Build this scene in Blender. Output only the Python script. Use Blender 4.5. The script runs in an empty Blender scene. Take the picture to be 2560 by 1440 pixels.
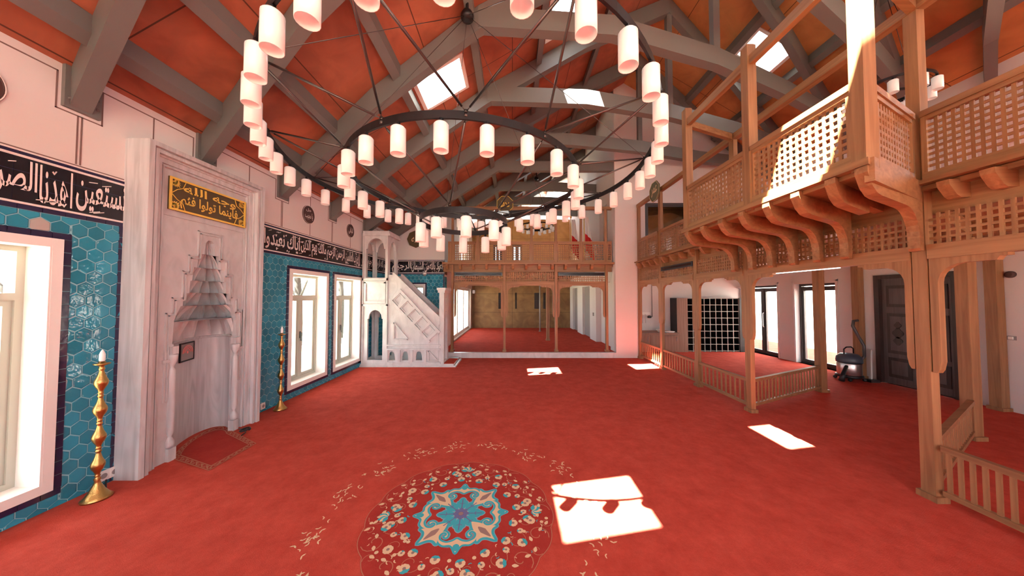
import bpy, bmesh, math, random
from math import sin, cos, pi, radians, hypot, atan2, sqrt
from mathutils import Vector, Matrix
from mathutils.geometry import tessellate_polygon
random.seed(7)
S = bpy.context.scene
C = S.collection

# ------------------------------------------------------------ camera, sky, sun, exposure
cam_d = bpy.data.cameras.new('camera')
cam_d.sensor_width = 36.0
cam_d.lens = 36.0 * 740 / 2560
cam_d.clip_start = 0.05
cam_d.clip_end = 300
cam = bpy.data.objects.new('camera', cam_d)
C.objects.link(cam)
cam.location = (0, 0, 1.7)
cam.rotation_euler = (radians(90 + 1.703), 0, 0)
S.camera = cam

W = bpy.data.worlds.new('sky')
S.world = W
W.use_nodes = True
wn = W.node_tree.nodes
wn['Background'].inputs['Color'].default_value = (0.86, 0.94, 1.0, 1)
wn['Background'].inputs['Strength'].default_value = 6.0

sun_d = bpy.data.lights.new('sun', 'SUN')
sun_d.energy = 125
sun_d.angle = radians(0.5)
sun_d.color = (1.0, 0.93, 0.82)
sun = bpy.data.objects.new('sun', sun_d)
C.objects.link(sun)
SX, SY = 0.356, 0.40
sun.rotation_euler = Vector((SX, SY, -1)).to_track_quat('-Z', 'Y').to_euler()
sun.location = (-6, -6, 20)

S.view_settings.view_transform = 'Standard'
S.view_settings.look = 'None'
S.view_settings.gamma = 1
S.view_settings.use_curve_mapping = False
S.view_settings.exposure = 0.75
cy = S.cycles
cy.max_bounces = 10
cy.diffuse_bounces = 6
cy.glossy_bounces = 3
cy.transmission_bounces = 4
cy.transparent_max_bounces = 12
cy.sample_clamp_indirect = 6
cy.caustics_reflective = False
cy.caustics_refractive = False
cy.use_denoising = True

# ------------------------------------------------------------ materials
def nodes_of(m):
    m.use_nodes = True
    nt = m.node_tree
    return nt, nt.nodes, nt.links, nt.nodes['Principled BSDF']

def plain(name, col, rough=0.6, metal=0.0, bump=0.0, bscale=40, emit=None, var=0.0, vscale=4, spec=0.5):
    m = bpy.data.materials.new(name)
    nt, N, L, b = nodes_of(m)
    b.inputs['Base Color'].default_value = (*col, 1)
    b.inputs['Roughness'].default_value = rough
    b.inputs['Metallic'].default_value = metal
    b.inputs['Specular IOR Level'].default_value = spec
    tc = N.new('ShaderNodeTexCoord')
    if var:
        n = N.new('ShaderNodeTexNoise'); n.inputs['Scale'].default_value = vscale; n.inputs['Detail'].default_value = 5
        L.new(tc.outputs['Object'], n.inputs['Vector'])
        r = N.new('ShaderNodeValToRGB')
        r.color_ramp.elements[0].position = 0.3; r.color_ramp.elements[1].position = 0.7
        r.color_ramp.elements[0].color = (*[c * (1 - var) for c in col], 1)
        r.color_ramp.elements[1].color = (*[min(1, c * (1 + var)) for c in col], 1)
        L.new(n.outputs['Fac'], r.inputs['Fac']); L.new(r.outputs['Color'], b.inputs['Base Color'])
    if bump:
        n = N.new('ShaderNodeTexNoise'); n.inputs['Scale'].default_value = bscale; n.inputs['Detail'].default_value = 4
        L.new(tc.outputs['Object'], n.inputs['Vector'])
        bp = N.new('ShaderNodeBump'); bp.inputs['Strength'].default_value = bump; bp.inputs['Distance'].default_value = 0.01
        L.new(n.outputs['Fac'], bp.inputs['Height']); L.new(bp.outputs['Normal'], b.inputs['Normal'])
    if emit:
        b.inputs['Emission Color'].default_value = (*emit[:3], 1)
        b.inputs['Emission Strength'].default_value = emit[3]
    return m

def wood(name, c1, c2, axis, rough=0.5):
    m = bpy.data.materials.new(name)
    nt, N, L, b = nodes_of(m)
    tc = N.new('ShaderNodeTexCoord'); mp = N.new('ShaderNodeMapping')
    sc = [16, 16, 16]; sc[axis] = 0.9
    mp.inputs['Scale'].default_value = sc
    n = N.new('ShaderNodeTexNoise'); n.inputs['Scale'].default_value = 1.6; n.inputs['Detail'].default_value = 6; n.inputs['Distortion'].default_value = 0.6
    r = N.new('ShaderNodeValToRGB')
    r.color_ramp.elements[0].position = 0.32; r.color_ramp.elements[1].position = 0.68
    r.color_ramp.elements[0].color = (*c1, 1); r.color_ramp.elements[1].color = (*c2, 1)
    L.new(tc.outputs['Object'], mp.inputs['Vector']); L.new(mp.outputs['Vector'], n.inputs['Vector'])
    L.new(n.outputs['Fac'], r.inputs['Fac']); L.new(r.outputs['Color'], b.inputs['Base Color'])
    bp = N.new('ShaderNodeBump'); bp.inputs['Strength'].default_value = 0.12; bp.inputs['Distance'].default_value = 0.005
    L.new(n.outputs['Fac'], bp.inputs['Height']); L.new(bp.outputs['Normal'], b.inputs['Normal'])
    b.inputs['Roughness'].default_value = rough
    return m

def marble(name, c1, c2, sc=(3, 3, 1.2), rough=0.35):
    m = bpy.data.materials.new(name)
    nt, N, L, b = nodes_of(m)
    tc = N.new('ShaderNodeTexCoord'); mp = N.new('ShaderNodeMapping'); mp.inputs['Scale'].default_value = sc
    n = N.new('ShaderNodeTexNoise'); n.inputs['Scale'].default_value = 2.2; n.inputs['Detail'].default_value = 9; n.inputs['Distortion'].default_value = 1.6
    r = N.new('ShaderNodeValToRGB')
    r.color_ramp.elements[0].position = 0.30; r.color_ramp.elements[1].position = 0.62
    r.color_ramp.elements[0].color = (*c1, 1); r.color_ramp.elements[1].color = (*c2, 1)
    L.new(tc.outputs['Object'], mp.inputs['Vector']); L.new(mp.outputs['Vector'], n.inputs['Vector'])
    L.new(n.outputs['Fac'], r.inputs['Fac']); L.new(r.outputs['Color'], b.inputs['Base Color'])
    b.inputs['Roughness'].default_value = rough
    return m

def carpet(name, c1, c2):
    m = bpy.data.materials.new(name)
    nt, N, L, b = nodes_of(m)
    tc = N.new('ShaderNodeTexCoord')
    n = N.new('ShaderNodeTexNoise'); n.inputs['Scale'].default_value = 4.5; n.inputs['Detail'].default_value = 10; n.inputs['Roughness'].default_value = 0.8
    n2 = N.new('ShaderNodeTexNoise'); n2.inputs['Scale'].default_value = 160; n2.inputs['Detail'].default_value = 3
    r = N.new('ShaderNodeValToRGB')
    r.color_ramp.elements[0].position = 0.3; r.color_ramp.elements[1].position = 0.72
    r.color_ramp.elements[0].color = (*c1, 1); r.color_ramp.elements[1].color = (*c2, 1)
    L.new(tc.outputs['Object'], n.inputs['Vector']); L.new(tc.outputs['Object'], n2.inputs['Vector'])
    L.new(n.outputs['Fac'], r.inputs['Fac']); L.new(r.outputs['Color'], b.inputs['Base Color'])
    bp = N.new('ShaderNodeBump'); bp.inputs['Strength'].default_value = 0.5; bp.inputs['Distance'].default_value = 0.006
    L.new(n2.outputs['Fac'], bp.inputs['Height']); L.new(bp.outputs['Normal'], b.inputs['Normal'])
    b.inputs['Roughness'].default_value = 0.95; b.inputs['Specular IOR Level'].default_value = 0.1
    return m

def plywood(name, c1, c2, px, py):
    """plywood deck or wall panel; dark joints every px along X and py along Y (along Z where px < 0)"""
    m = bpy.data.materials.new(name)
    nt, N, L, b = nodes_of(m)
    tc = N.new('ShaderNodeTexCoord')
    n = N.new('ShaderNodeTexNoise'); n.inputs['Scale'].default_value = 2.4; n.inputs['Detail'].default_value = 7; n.inputs['Distortion'].default_value = 0.8
    r = N.new('ShaderNodeValToRGB')
    r.color_ramp.elements[0].position = 0.3; r.color_ramp.elements[1].position = 0.7
    r.color_ramp.elements[0].color = (*c1, 1); r.color_ramp.elements[1].color = (*c2, 1)
    L.new(tc.outputs['Object'], n.inputs['Vector']); L.new(n.outputs['Fac'], r.inputs['Fac'])
    sp = N.new('ShaderNodeSeparateXYZ'); L.new(tc.outputs['Object'], sp.inputs[0])
    facs = []
    for ax, per in (('Z' if px < 0 else 'X', abs(px)), ('X' if px < 0 else 'Y', py)):
        d = N.new('ShaderNodeMath'); d.operation = 'DIVIDE'; d.inputs[1].default_value = per
        f = N.new('ShaderNodeMath'); f.operation = 'FRACT'
        l = N.new('ShaderNodeMath'); l.operation = 'LESS_THAN'; l.inputs[1].default_value = 0.012 / per
        L.new(sp.outputs[ax], d.inputs[0]); L.new(d.outputs[0], f.inputs[0]); L.new(f.outputs[0], l.inputs[0])
        facs.append(l)
    mx = N.new('ShaderNodeMath'); mx.operation = 'MAXIMUM'
    L.new(facs[0].outputs[0], mx.inputs[0]); L.new(facs[1].outputs[0], mx.inputs[1])
    mix = N.new('ShaderNodeMixRGB'); mix.inputs['Color2'].default_value = (*[c * 0.35 for c in c1], 1)
    L.new(mx.outputs[0], mix.inputs['Fac']); L.new(r.outputs['Color'], mix.inputs['Color1'])
    L.new(mix.outputs['Color'], b.inputs['Base Color'])
    b.inputs['Roughness'].default_value = 0.6
    return m

def glaze(name, col, grout=False):
    """hand-made glazed tile: colour varies per tile through the 'shade' attribute, wavy gloss"""
    m = bpy.data.materials.new(name)
    nt, N, L, b = nodes_of(m)
    at = N.new('ShaderNodeAttribute'); at.attribute_name = 'shade'
    r = N.new('ShaderNodeValToRGB')
    r.color_ramp.elements[0].color = (*[c * 0.78 for c in col], 1)
    r.color_ramp.elements[1].color = (*[min(1, c * 1.25) for c in col], 1)
    L.new(at.outputs['Fac'], r.inputs['Fac']); L.new(r.outputs['Color'], b.inputs['Base Color'])
    tc = N.new('ShaderNodeTexCoord')
    n = N.new('ShaderNodeTexNoise'); n.inputs['Scale'].default_value = 22; n.inputs['Detail'].default_value = 2
    L.new(tc.outputs['Object'], n.inputs['Vector'])
    bp = N.new('ShaderNodeBump'); bp.inputs["Strength"].default_value = 0.25; bp.inputs["Distance"].default_value = 0.012
    L.new(n.outputs['Fac'], bp.inputs['Height']); L.new(bp.outputs['Normal'], b.inputs['Normal'])
    b.inputs['Roughness'].default_value = 0.07
    return m

def glass_pane(name):
    m = bpy.data.materials.new(name)
    nt, N, L, b = nodes_of(m)
    out = N['Material Output']
    t = N.new('ShaderNodeBsdfTransparent'); t.inputs['Color'].default_value = (0.96, 0.98, 0.97, 1)
    gl = N.new('ShaderNodeBsdfGlossy'); gl.inputs['Roughness'].default_value = 0.02
    mx = N.new('ShaderNodeMixShader')
    mx.inputs[0].default_value = 0.05; L.new(t.outputs[0], mx.inputs[1]); L.new(gl.outputs[0], mx.inputs[2])
    L.new(mx.outputs[0], out.inputs['Surface'])
    return m

WA, WB = (0.225, 0.106, 0.045), (0.355, 0.185, 0.083)
M = dict(
    plaster=plain('white_plaster', (0.70, 0.675, 0.67), 0.85, bump=0.05, bscale=30),
    whitepaint=plain('white_paint', (0.85, 0.85, 0.83), 0.4),
    pvc=plain('cream_window_profile', (0.46, 0.47, 0.41), 0.35),
    line=plain('brown_paint_line', (0.20, 0.13, 0.12), 0.8),
    carpet=carpet('red_carpet', (0.43, 0.050, 0.034), (0.68, 0.112, 0.078)),
    carpet_dark=carpet('dark_red_carpet', (0.37, 0.036, 0.030), (0.49, 0.060, 0.048)),
    carpet_line=plain('rose_carpet_yarn', (0.50, 0.20, 0.12), 0.95),
    cream=plain('cream_carpet_yarn', (0.80, 0.62, 0.40), 0.95),
    turq=plain('turquoise_carpet_yarn', (0.05, 0.48, 0.58), 0.95),
    paleyarn=plain('pale_blue_carpet_yarn', (0.26, 0.46, 0.58), 0.95),
    blueyarn=plain('violet_blue_carpet_yarn', (0.16, 0.17, 0.38), 0.95),
    greyyarn=plain('mauve_carpet_yarn', (0.33, 0.22, 0.20), 0.95),
    ply=plywood('red_bounce_plywood_deck', (0.27, 0.082, 0.046), (0.44, 0.140, 0.075), 1.22, 2.44),  # red bounce light from the carpet is put into this deck's colour
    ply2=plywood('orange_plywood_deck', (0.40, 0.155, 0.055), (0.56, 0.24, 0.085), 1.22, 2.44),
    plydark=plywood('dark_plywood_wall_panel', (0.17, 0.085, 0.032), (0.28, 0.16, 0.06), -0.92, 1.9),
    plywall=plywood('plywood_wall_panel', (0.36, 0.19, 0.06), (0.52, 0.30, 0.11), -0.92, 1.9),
    steel=plain('grey_truss_paint', (0.152, 0.148, 0.142), 0.55, bump=0.04, bscale=60),
    wx=wood('oak_grain_x', WA, WB, 0), wy=wood('oak_grain_y', WA, WB, 1), wz=wood('oak_grain_z', WA, WB, 2),
    dwood=wood('dark_door_wood', (0.080, 0.062, 0.058), (0.125, 0.100, 0.095), 2, 0.45),
    ddark=wood('darker_carved_wood', (0.030, 0.018, 0.017), (0.055, 0.036, 0.032), 2, 0.45),
    laminate=wood('brown_laminate', (0.23, 0.13, 0.09), (0.33, 0.20, 0.15), 2, 0.5),
    marble=marble('grey_white_marble', (0.42, 0.43, 0.455), (0.60, 0.605, 0.635), (5, 5, 0.5)),
    marble3=marble('soft_grey_marble', (0.47, 0.475, 0.50), (0.56, 0.565, 0.59), (3, 3, 1.5)),
    marble2=marble('white_marble', (0.56, 0.57, 0.59), (0.70, 0.71, 0.73), (2, 2, 1)),
    tile=glaze('turquoise_glazed_tile', (0.026, 0.25, 0.37)),
    tilegrey=plain('bare_grey_tile', (0.42, 0.40, 0.38), 0.8),
    grout=plain('pale_blue_grout', (0.28, 0.60, 0.68), 0.8),
    navy=plain('navy_tile', (0.022, 0.018, 0.060), 0.18, bump=0.15, bscale=25),
    navyline=plain('lilac_grout', (0.45, 0.40, 0.55), 0.7),
    black=plain('black_tile', (0.012, 0.010, 0.016), 0.2, bump=0.12, bscale=25),
    ivory=plain('ivory_lettering', (0.80, 0.76, 0.74), 0.5),
    gold=plain('gold_leaf', (0.80, 0.56, 0.10), 0.4, 0.0),
    olive=plain('dark_olive_panel', (0.085, 0.060, 0.022), 0.5),
    green=plain('olive_green_board', (0.13, 0.14, 0.07), 0.5),
    maroon=plain('brown_roundel', (0.070, 0.034, 0.032), 0.6),
    brass=plain('polished_brass', (0.52, 0.34, 0.12), 0.32, 1.0, bump=0.2, bscale=120),
    iron=plain('black_iron', (0.025, 0.024, 0.026), 0.4, 0.6),
    rod=plain('dark_steel_rod', (0.10, 0.085, 0.080), 0.35, 0.8),
    shade=plain('opal_glass', (0.88, 0.86, 0.84), 0.25, emit=(1, 0.97, 0.94, 0.05)),
    tube=plain('lit_tube', (1, 1, 1), 0.4, emit=(1, 0.98, 0.95, 6)),
    glass=glass_pane('window_glass'),
    anth=plain('anthracite_profile', (0.055, 0.058, 0.060), 0.4),
    chrome=plain('steel_handle', (0.6, 0.6, 0.6), 0.3, 1.0),
    blackp=plain('black_plastic', (0.015, 0.015, 0.018), 0.4),
    bluep=plain('slate_blue_plastic', (0.06, 0.075, 0.10), 0.35),
    shelfd=plain('black_shelf_board', (0.012, 0.012, 0.013), 0.5),
    shelfl=plain('pale_shelf_edge', (0.40, 0.40, 0.37), 0.5),
    flagr=plain('red_flag_cloth', (0.72, 0.03, 0.03), 0.9),
    whitecl=plain('white_cloth', (0.85, 0.85, 0.86), 0.9),
    pinklamp=plain('pink_glow_emblem', (0.80, 0.25, 0.25), 0.4),
    plaquegrey=plain('grey_plaque', (0.30, 0.28, 0.28), 0.5),
    ground=plain('dry_pale_ground', (0.24, 0.22, 0.17), 0.95, var=0.3, vscale=1.5),
    bark=plain('grey_bark', (0.018, 0.015, 0.012), 0.9, var=0.3, vscale=8),
    leaf=plain('olive_green_leaves', (0.022, 0.040, 0.008), 0.8, var=0.4, vscale=6),
    bluetarp=plain('blue_tarpaulin', (0.008, 0.035, 0.10), 0.6),
    darkslat=plain('dark_navy_sign', (0.020, 0.028, 0.045), 0.3),
)

# ------------------------------------------------------------ mesh helpers
class MB:
    def __init__(s):
        s.v = []; s.f = []; s.m = []; s.sm = []
    def face(s, idx, mi=0, smooth=False):
        s.f.append(idx); s.m.append(mi); s.sm.append(smooth)
    def hexa(s, p, mi=0):
        b = len(s.v); s.v += [tuple(q) for q in p]
        for q in ((0, 3, 2, 1), (4, 5, 6, 7), (0, 1, 5, 4), (1, 2, 6, 5), (2, 3, 7, 6), (3, 0, 4, 7)):
            s.face([b + i for i in q], mi)
        return s
    def box(s, x0, x1, y0, y1, z0, z1, mi=0, fr=None):
        p = [(x0, y0, z0), (x1, y0, z0), (x1, y1, z0), (x0, y1, z0), (x0, y0, z1), (x1, y0, z1), (x1, y1, z1), (x0, y1, z1)]
        if fr: p = [fr(*q) for q in p]
        return s.hexa(p, mi)
    def beam(s, p0, p1, w, h, mi=0, up=(0, 0, 1), top=False):
        """box of width w and height h round the axis p0-p1 (hung below it when top)"""
        p0 = Vector(p0); p1 = Vector(p1); d = (p1 - p0).normalized()
        u = Vector(up); r = d.cross(u)
        if r.length < 1e-4: r = d.cross(Vector((0, 1, 0)))
        r.normalize(); u = r.cross(d).normalized()
        a, c = (-h, 0) if top else (-h / 2, h / 2)
        P = []
        for q in (p0, p1):
            P.append([q + r * (-w / 2) + u * a, q + r * (w / 2) + u * a, q + r * (w / 2) + u * c, q + r * (-w / 2) + u * c])
        return s.hexa([P[0][0], P[0][1], P[0][2], P[0][3], P[1][0], P[1][1], P[1][2], P[1][3]], mi)
    def plate(s, outer, holes, fa, fb, mi=0, mside=None):
        """flat polygon with holes; fa and fb map its 2D points onto the two surfaces"""
        loops = [outer] + list(holes)
        tri = tessellate_polygon([[Vector((x, y, 0)) for x, y in l] for l in loops])
        flat = [p for l in loops for p in l]
        b = len(s.v); n = len(flat)
        s.v += [tuple(fa(*p)) for p in flat] + [tuple(fb(*p)) for p in flat]
        for t in tri:
            s.face([b + i for i in t], mi); s.face([b + n + i for i in reversed(t)], mi)
        k = 0
        for l in loops:
            for i in range(len(l)):
                j = (i + 1) % len(l)
                s.face([b + k + i, b + k + j, b + n + k + j, b + n + k + i], mi if mside is None else mside)
            k += len(l)
        return s
    def tube(s, pts, r, n=8, mi=0, cap=True):
        pts = [Vector(p) for p in pts]; b = len(s.v); prev = None
        for i, p in enumerate(pts):
            d = (pts[min(i + 1, len(pts) - 1)] - pts[max(i - 1, 0)]).normalized()
            u = prev if prev is not None else (Vector((0, 0, 1)) if abs(d.z) < .9 else Vector((1, 0, 0)))
            a = d.cross(u)
            if a.length < 1e-5: a = d.cross(Vector((0, 1, 0)))
            a.normalize(); u = a.cross(d).normalized(); prev = u
            rr = r[i] if isinstance(r, (list, tuple)) else r
            for k in range(n):
                t = 2 * pi * k / n
                s.v.append(tuple(p + a * (cos(t) * rr) + u * (sin(t) * rr)))
        for i in range(len(pts) - 1):
            for k in range(n):
                k2 = (k + 1) % n
                s.face([b + i * n + k, b + i * n + k2, b + (i + 1) * n + k2, b + (i + 1) * n + k], mi, True)
        if cap:
            s.face([b + k for k in range(n)][::-1], mi); s.face([b + (len(pts) - 1) * n + k for k in range(n)], mi)
        return s
    def lathe(s, prof, c, n=16, mi=0, smooth=True, cap=True):
        b = len(s.v); cx, cy_, cz = c
        for r, z in prof:
            for k in range(n):
                t = 2 * pi * k / n
                s.v.append((cx + r * cos(t), cy_ + r * sin(t), cz + z))
        for i in range(len(prof) - 1):
            for k in range(n):
                k2 = (k + 1) % n
                s.face([b + i * n + k, b + i * n + k2, b + (i + 1) * n + k2, b + (i + 1) * n + k], mi, smooth)
        if cap:
            s.face([b + k for k in range(n)][::-1], mi); s.face([b + (len(prof) - 1) * n + k for k in range(n)], mi)
        return s
    def grid(s, rows, mi=0, smooth=True, close=False):
        b = len(s.v); n = len(rows[0])
        for r in rows: s.v += [tuple(p) for p in r]
        for i in range(len(rows) - 1):
            for k in range(n if close else n - 1):
                k2 = (k + 1) % n
                s.face([b + i * n + k, b + i * n + k2, b + (i + 1) * n + k2, b + (i + 1) * n + k], mi, smooth)
        return s
    def flat(s, pts, mi=0):
        b = len(s.v); s.v += [tuple(p) for p in pts]; s.face(list(range(b, b + len(pts))), mi); return s
    def build(s, name, mats, parent=None, fix=True):
        me = bpy.data.meshes.new(name)
        me.from_pydata(s.v, [], s.f)
        if not isinstance(mats, (list, tuple)): mats = [mats]
        for m in mats: me.materials.append(m)
        for p, mi, sm in zip(me.polygons, s.m, s.sm):
            p.material_index = mi; p.use_smooth = sm
        if fix:
            bm = bmesh.new(); bm.from_mesh(me)
            bmesh.ops.recalc_face_normals(bm, faces=bm.faces); bm.to_mesh(me); bm.free()
        return link(bpy.data.objects.new(name, me), parent)

def link(o, parent=None):
    C.objects.link(o)
    if parent is not None:
        o.parent = parent
        o.matrix_parent_inverse = Matrix.Translation(-Vector(parent.location)) if parent.type == 'EMPTY' else Matrix.Identity(4)
    return o

def tag(o, label, cat, group=None):
    o['label'] = label; o['category'] = cat
    if group: o['group'] = group
    return o

def thing(name, loc, label, cat, group=None):
    o = bpy.data.objects.new(name, None); o.empty_display_size = 0.1
    C.objects.link(o); o.location = loc
    return tag(o, label, cat, group)

def struct(o):
    o['kind'] = 'structure'; return o

def copy_thing(root, delta, label, rot=None):
    r = root.copy(); C.objects.link(r); r.location = Vector(root.location) + Vector(delta); r['label'] = label
    for ch in list(root.children):
        c = ch.copy(); C.objects.link(c); c.parent = r; c.matrix_parent_inverse = ch.matrix_parent_inverse
        for g in list(ch.children):
            d = g.copy(); C.objects.link(d); d.parent = c
    return r

# Arabic lettering: letters joined by hand, laid out right to left
AR = {'ء': (0xFE80, 1), 'أ': (0xFE83, 2), 'ا': (0xFE8D, 2), 'ب': (0xFE8F, 4), 'ة': (0xFE93, 2), 'ت': (0xFE95, 4), 'ث': (0xFE99, 4), 'ج': (0xFE9D, 4),
      'ح': (0xFEA1, 4), 'خ': (0xFEA5, 4), 'د': (0xFEA9, 2), 'ذ': (0xFEAB, 2), 'ر': (0xFEAD, 2), 'ز': (0xFEAF, 2), 'س': (0xFEB1, 4), 'ش': (0xFEB5, 4),
      'ص': (0xFEB9, 4), 'ض': (0xFEBD, 4), 'ط': (0xFEC1, 4), 'ظ': (0xFEC5, 4), 'ع': (0xFEC9, 4), 'غ': (0xFECD, 4), 'ف': (0xFED1, 4), 'ق': (0xFED5, 4),
      'ك': (0xFED9, 4), 'ل': (0xFEDD, 4), 'م': (0xFEE1, 4), 'ن': (0xFEE5, 4), 'ه': (0xFEE9, 4), 'و': (0xFEED, 2), 'ى': (0xFEEF, 2), 'ي': (0xFEF1, 4), 'ﻻ': (0xFEFB, 2)}
def shape_ar(t):
    t = t.replace('لا', 'ﻻ'); out = []
    for i, ch in enumerate(t):
        if ch not in AR: out.append(ch); continue
        base, n = AR[ch]
        prev = i > 0 and t[i - 1] in AR and AR[t[i - 1]][1] == 4
        nxt = n == 4 and i + 1 < len(t) and t[i + 1] in AR and t[i + 1] != 'ء'
        out.append(chr(base + (3 if prev and nxt else 2 if nxt else 1 if prev and n > 1 else 0)))
    return ''.join(reversed(out))

def lettering(text, org, right, up, w, h, mat, parent, name='lettering', bold=0.012, depth=0.004):
    """joined Arabic letters fitted into a w x h box; org is the box's lower left corner"""
    cu = bpy.data.curves.new('text', 'FONT'); cu.body = shape_ar(text); cu.size = 1; cu.offset = bold; cu.resolution_u = 3
    to = bpy.data.objects.new('text', cu); C.objects.link(to)
    bpy.context.view_layer.update()
    me = bpy.data.meshes.new_from_object(to.evaluated_get(bpy.context.evaluated_depsgraph_get()))
    bpy.data.objects.remove(to)
    org, right, up = Vector(org), Vector(right), Vector(up); nrm = right.cross(up)
    xs = [v.co.x for v in me.vertices]; ys = [v.co.y for v in me.vertices]
    x0, x1, y0, y1 = min(xs), max(xs), min(ys), max(ys)
    for v in me.vertices:
        a = (v.co.x - x0) / (x1 - x0) * w; b = (v.co.y - y0) / (y1 - y0) * h
        v.co = org + right * a + up * b + nrm * depth
    me.materials.clear(); me.materials.append(mat)
    me.name = name
    return link(bpy.data.objects.new(name, me), parent)

def poly_clip(poly, ax, val, keep_less):
    out = []
    for i in range(len(poly)):
        a, b = poly[i], poly[(i + 1) % len(poly)]
        ia = (a[ax] <= val) if keep_less else (a[ax] >= val)
        ib = (b[ax] <= val) if keep_less else (b[ax] >= val)
        if ia: out.append(a)
        if ia != ib:
            t = (val - a[ax]) / (b[ax] - a[ax])
            out.append((a[0] + (b[0] - a[0]) * t, a[1] + (b[1] - a[1]) * t))
    return out if len(out) > 2 else []

def hex_tiles(a0, a1, z0, z1, holes, wa, fr, name, parent, grey=None):
    """glazed hexagons on a wall; fr maps (along, up, out) to the room"""
    hz = 0.132; rowh = hz * 0.75
    mb = MB(); sh = []
    r = 0
    z = z1
    while z > z0 - hz:
        off = wa / 2 if r % 2 else 0
        k = 0
        a = a0 - wa + off
        while a < a1 + wa:
            base = [(a, z + hz / 2), (a + wa / 2, z + hz / 4), (a + wa / 2, z - hz / 4), (a, z - hz / 2), (a - wa / 2, z - hz / 4), (a - wa / 2, z + hz / 4)]
            p = base
            for ax, val, less in ((0, a0, False), (0, a1, True), (1, z0, False), (1, z1, True)):
                if p: p = poly_clip(p, ax, val, less)
            pieces = [p] if p else []
            for (h0, h1, g0, g1) in holes:
                nxt = []
                for q in pieces:
                    if max(x for x, _ in q) <= h0 or min(x for x, _ in q) >= h1 or max(y for _, y in q) <= g0 or min(y for _, y in q) >= g1:
                        nxt.append(q); continue
                    l = poly_clip(q, 0, h0, True); rr = poly_clip(q, 0, h1, False)
                    mid = poly_clip(q, 0, h0, False); mid = poly_clip(mid, 0, h1, True) if mid else []
                    t = poly_clip(mid, 1, g1, False) if mid else []; bt = poly_clip(mid, 1, g0, True) if mid else []
                    nxt += [x for x in (l, rr, t, bt) if x]
                pieces = nxt
            shade = random.random(); tx, tz = random.uniform(.03, .10), random.uniform(-.05, .05)
            isg = grey and abs(a - grey[0]) < wa / 2 and abs(z - grey[1]) < hz * .4
            for q in pieces:
                n = len(q); ca = sum(x for x, _ in q) / n; cz = sum(y for _, y in q) / n
                ext = max(max(x for x, _ in q) - min(x for x, _ in q), 0.01)
                f1 = 1 - 0.007 / ext; f2 = 1 - 0.02 / max(ext, .03)
                b = len(mb.v)
                for f, o in ((f1, 0.0), (f1, 0.005), (f2, 0.0075)):
                    for x, y in q:
                        xx, yy = ca + (x - ca) * f, cz + (y - cz) * f
                        dd = o + ((xx - a) * tx + (yy - z) * tz if o > .006 else 0)
                        mb.v.append(fr(xx, yy, dd))
                for l in range(2):
                    for i in range(n):
                        j = (i + 1) % n
                        mb.face([b + l * n + i, b + l * n + j, b + (l + 1) * n + j, b + (l + 1) * n + i], 1 if isg else 0); sh.append(shade)
                mb.face([b + 2 * n + i for i in range(n)], 1 if isg else 0); sh.append(shade)
            a += wa; k += 1
        z -= rowh; r += 1
    o = mb.build(name, [M['tile'], M['tilegrey']], parent)
    at = o.data.attributes.new('shade', 'FLOAT', 'FACE')
    at.data.foreach_set('value', sh)
    return o
# ------------------------------------------------------------ the room
XL, XR = -3.7, 7.4            # left and right wall
YE = 8.75                     # end wall beside the far opening
YF, YB = 8.28, 14.8           # far room: step edge, back wall
XF0, XF1 = -2.0, 2.9          # far room: side walls
XG = 3.5                      # front of the side gallery
ZD = 2.66                     # gallery deck
RX, RZ, RS = 3.19, 7.80, 0.607  # ridge and roof slope
def deck(x): return RZ - RS * abs(x - RX)

mb = MB(); mb.box(-4.1, 7.9, -5.2, YF + 0.02, -0.2, 0); struct(mb.build('floor', M['carpet']))
mb = MB(); mb.box(2.9, 7.9, YF + 0.02, 9.75, -0.2, 0); struct(mb.build('floor', M['carpet']))
mb = MB(); mb.box(XF0 - .3, 3.9 - .45, YF + .1, YB + .2, -0.1, 0.15); struct(mb.build('floor', M['carpet']))
mb = MB(); mb.box(-2.15, 2.9, YF, YF + .12, 0, 0.145); mb.box(-2.15, 2.9, YF - .02, YF + .12, 0.125, 0.15)
struct(mb.build('trim_1', M['marble2']))
# left wall with its windows and the mihrab recess
WINL = [(-2.6, -1.75), (-.9, -.1), (1.62, 2.36), (4.96, 5.88), (6.20, 7.18)]
holes = [[(a, .21), (b, .21), (b, 2.11), (a, 2.11)] for a, b in WINL] + [[(3.06, -.1), (4.06, -.1), (4.06, 2.45), (3.06, 2.45)]]
mb = MB(); mb.plate([(-5.2, -.1), (YE + .3, -.1), (YE + .3, 3.66), (-5.2, 3.66)], holes, lambda a, z: (XL, a, z), lambda a, z: (XL - .36, a, z))
wall_left = struct(mb.build('wall_left', M['plaster']))
TB, TT = 0.0, 2.36
bord = 0.05
hl = [(a - .06 - bord, b + .06 + bord, .15 - bord, 2.17 + bord) for a, b in WINL] + [(2.80, 4.10, -.1, 3)]
struct(hex_tiles(-3.0, YE, TB, TT, hl, .105, lambda a, z, o: (XL + o, a, z), 'wall_tile', None, grey=(2.29, 2.24)))
mb = MB()
for a, b, ws in ((-3.0, 2.8, WINL[:3]), (4.1, YE, WINL[3:])):
    mb.plate([(a, 0), (b, 0), (b, 2.37), (a, 2.37)], [[(c, .21), (d, .21), (d, 2.11), (c, 2.11)] for c, d in ws], lambda y, z: (XL, y, z), lambda y, z: (XL + .003, y, z))
struct(mb.build('wall_grout', M['grout']))
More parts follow.
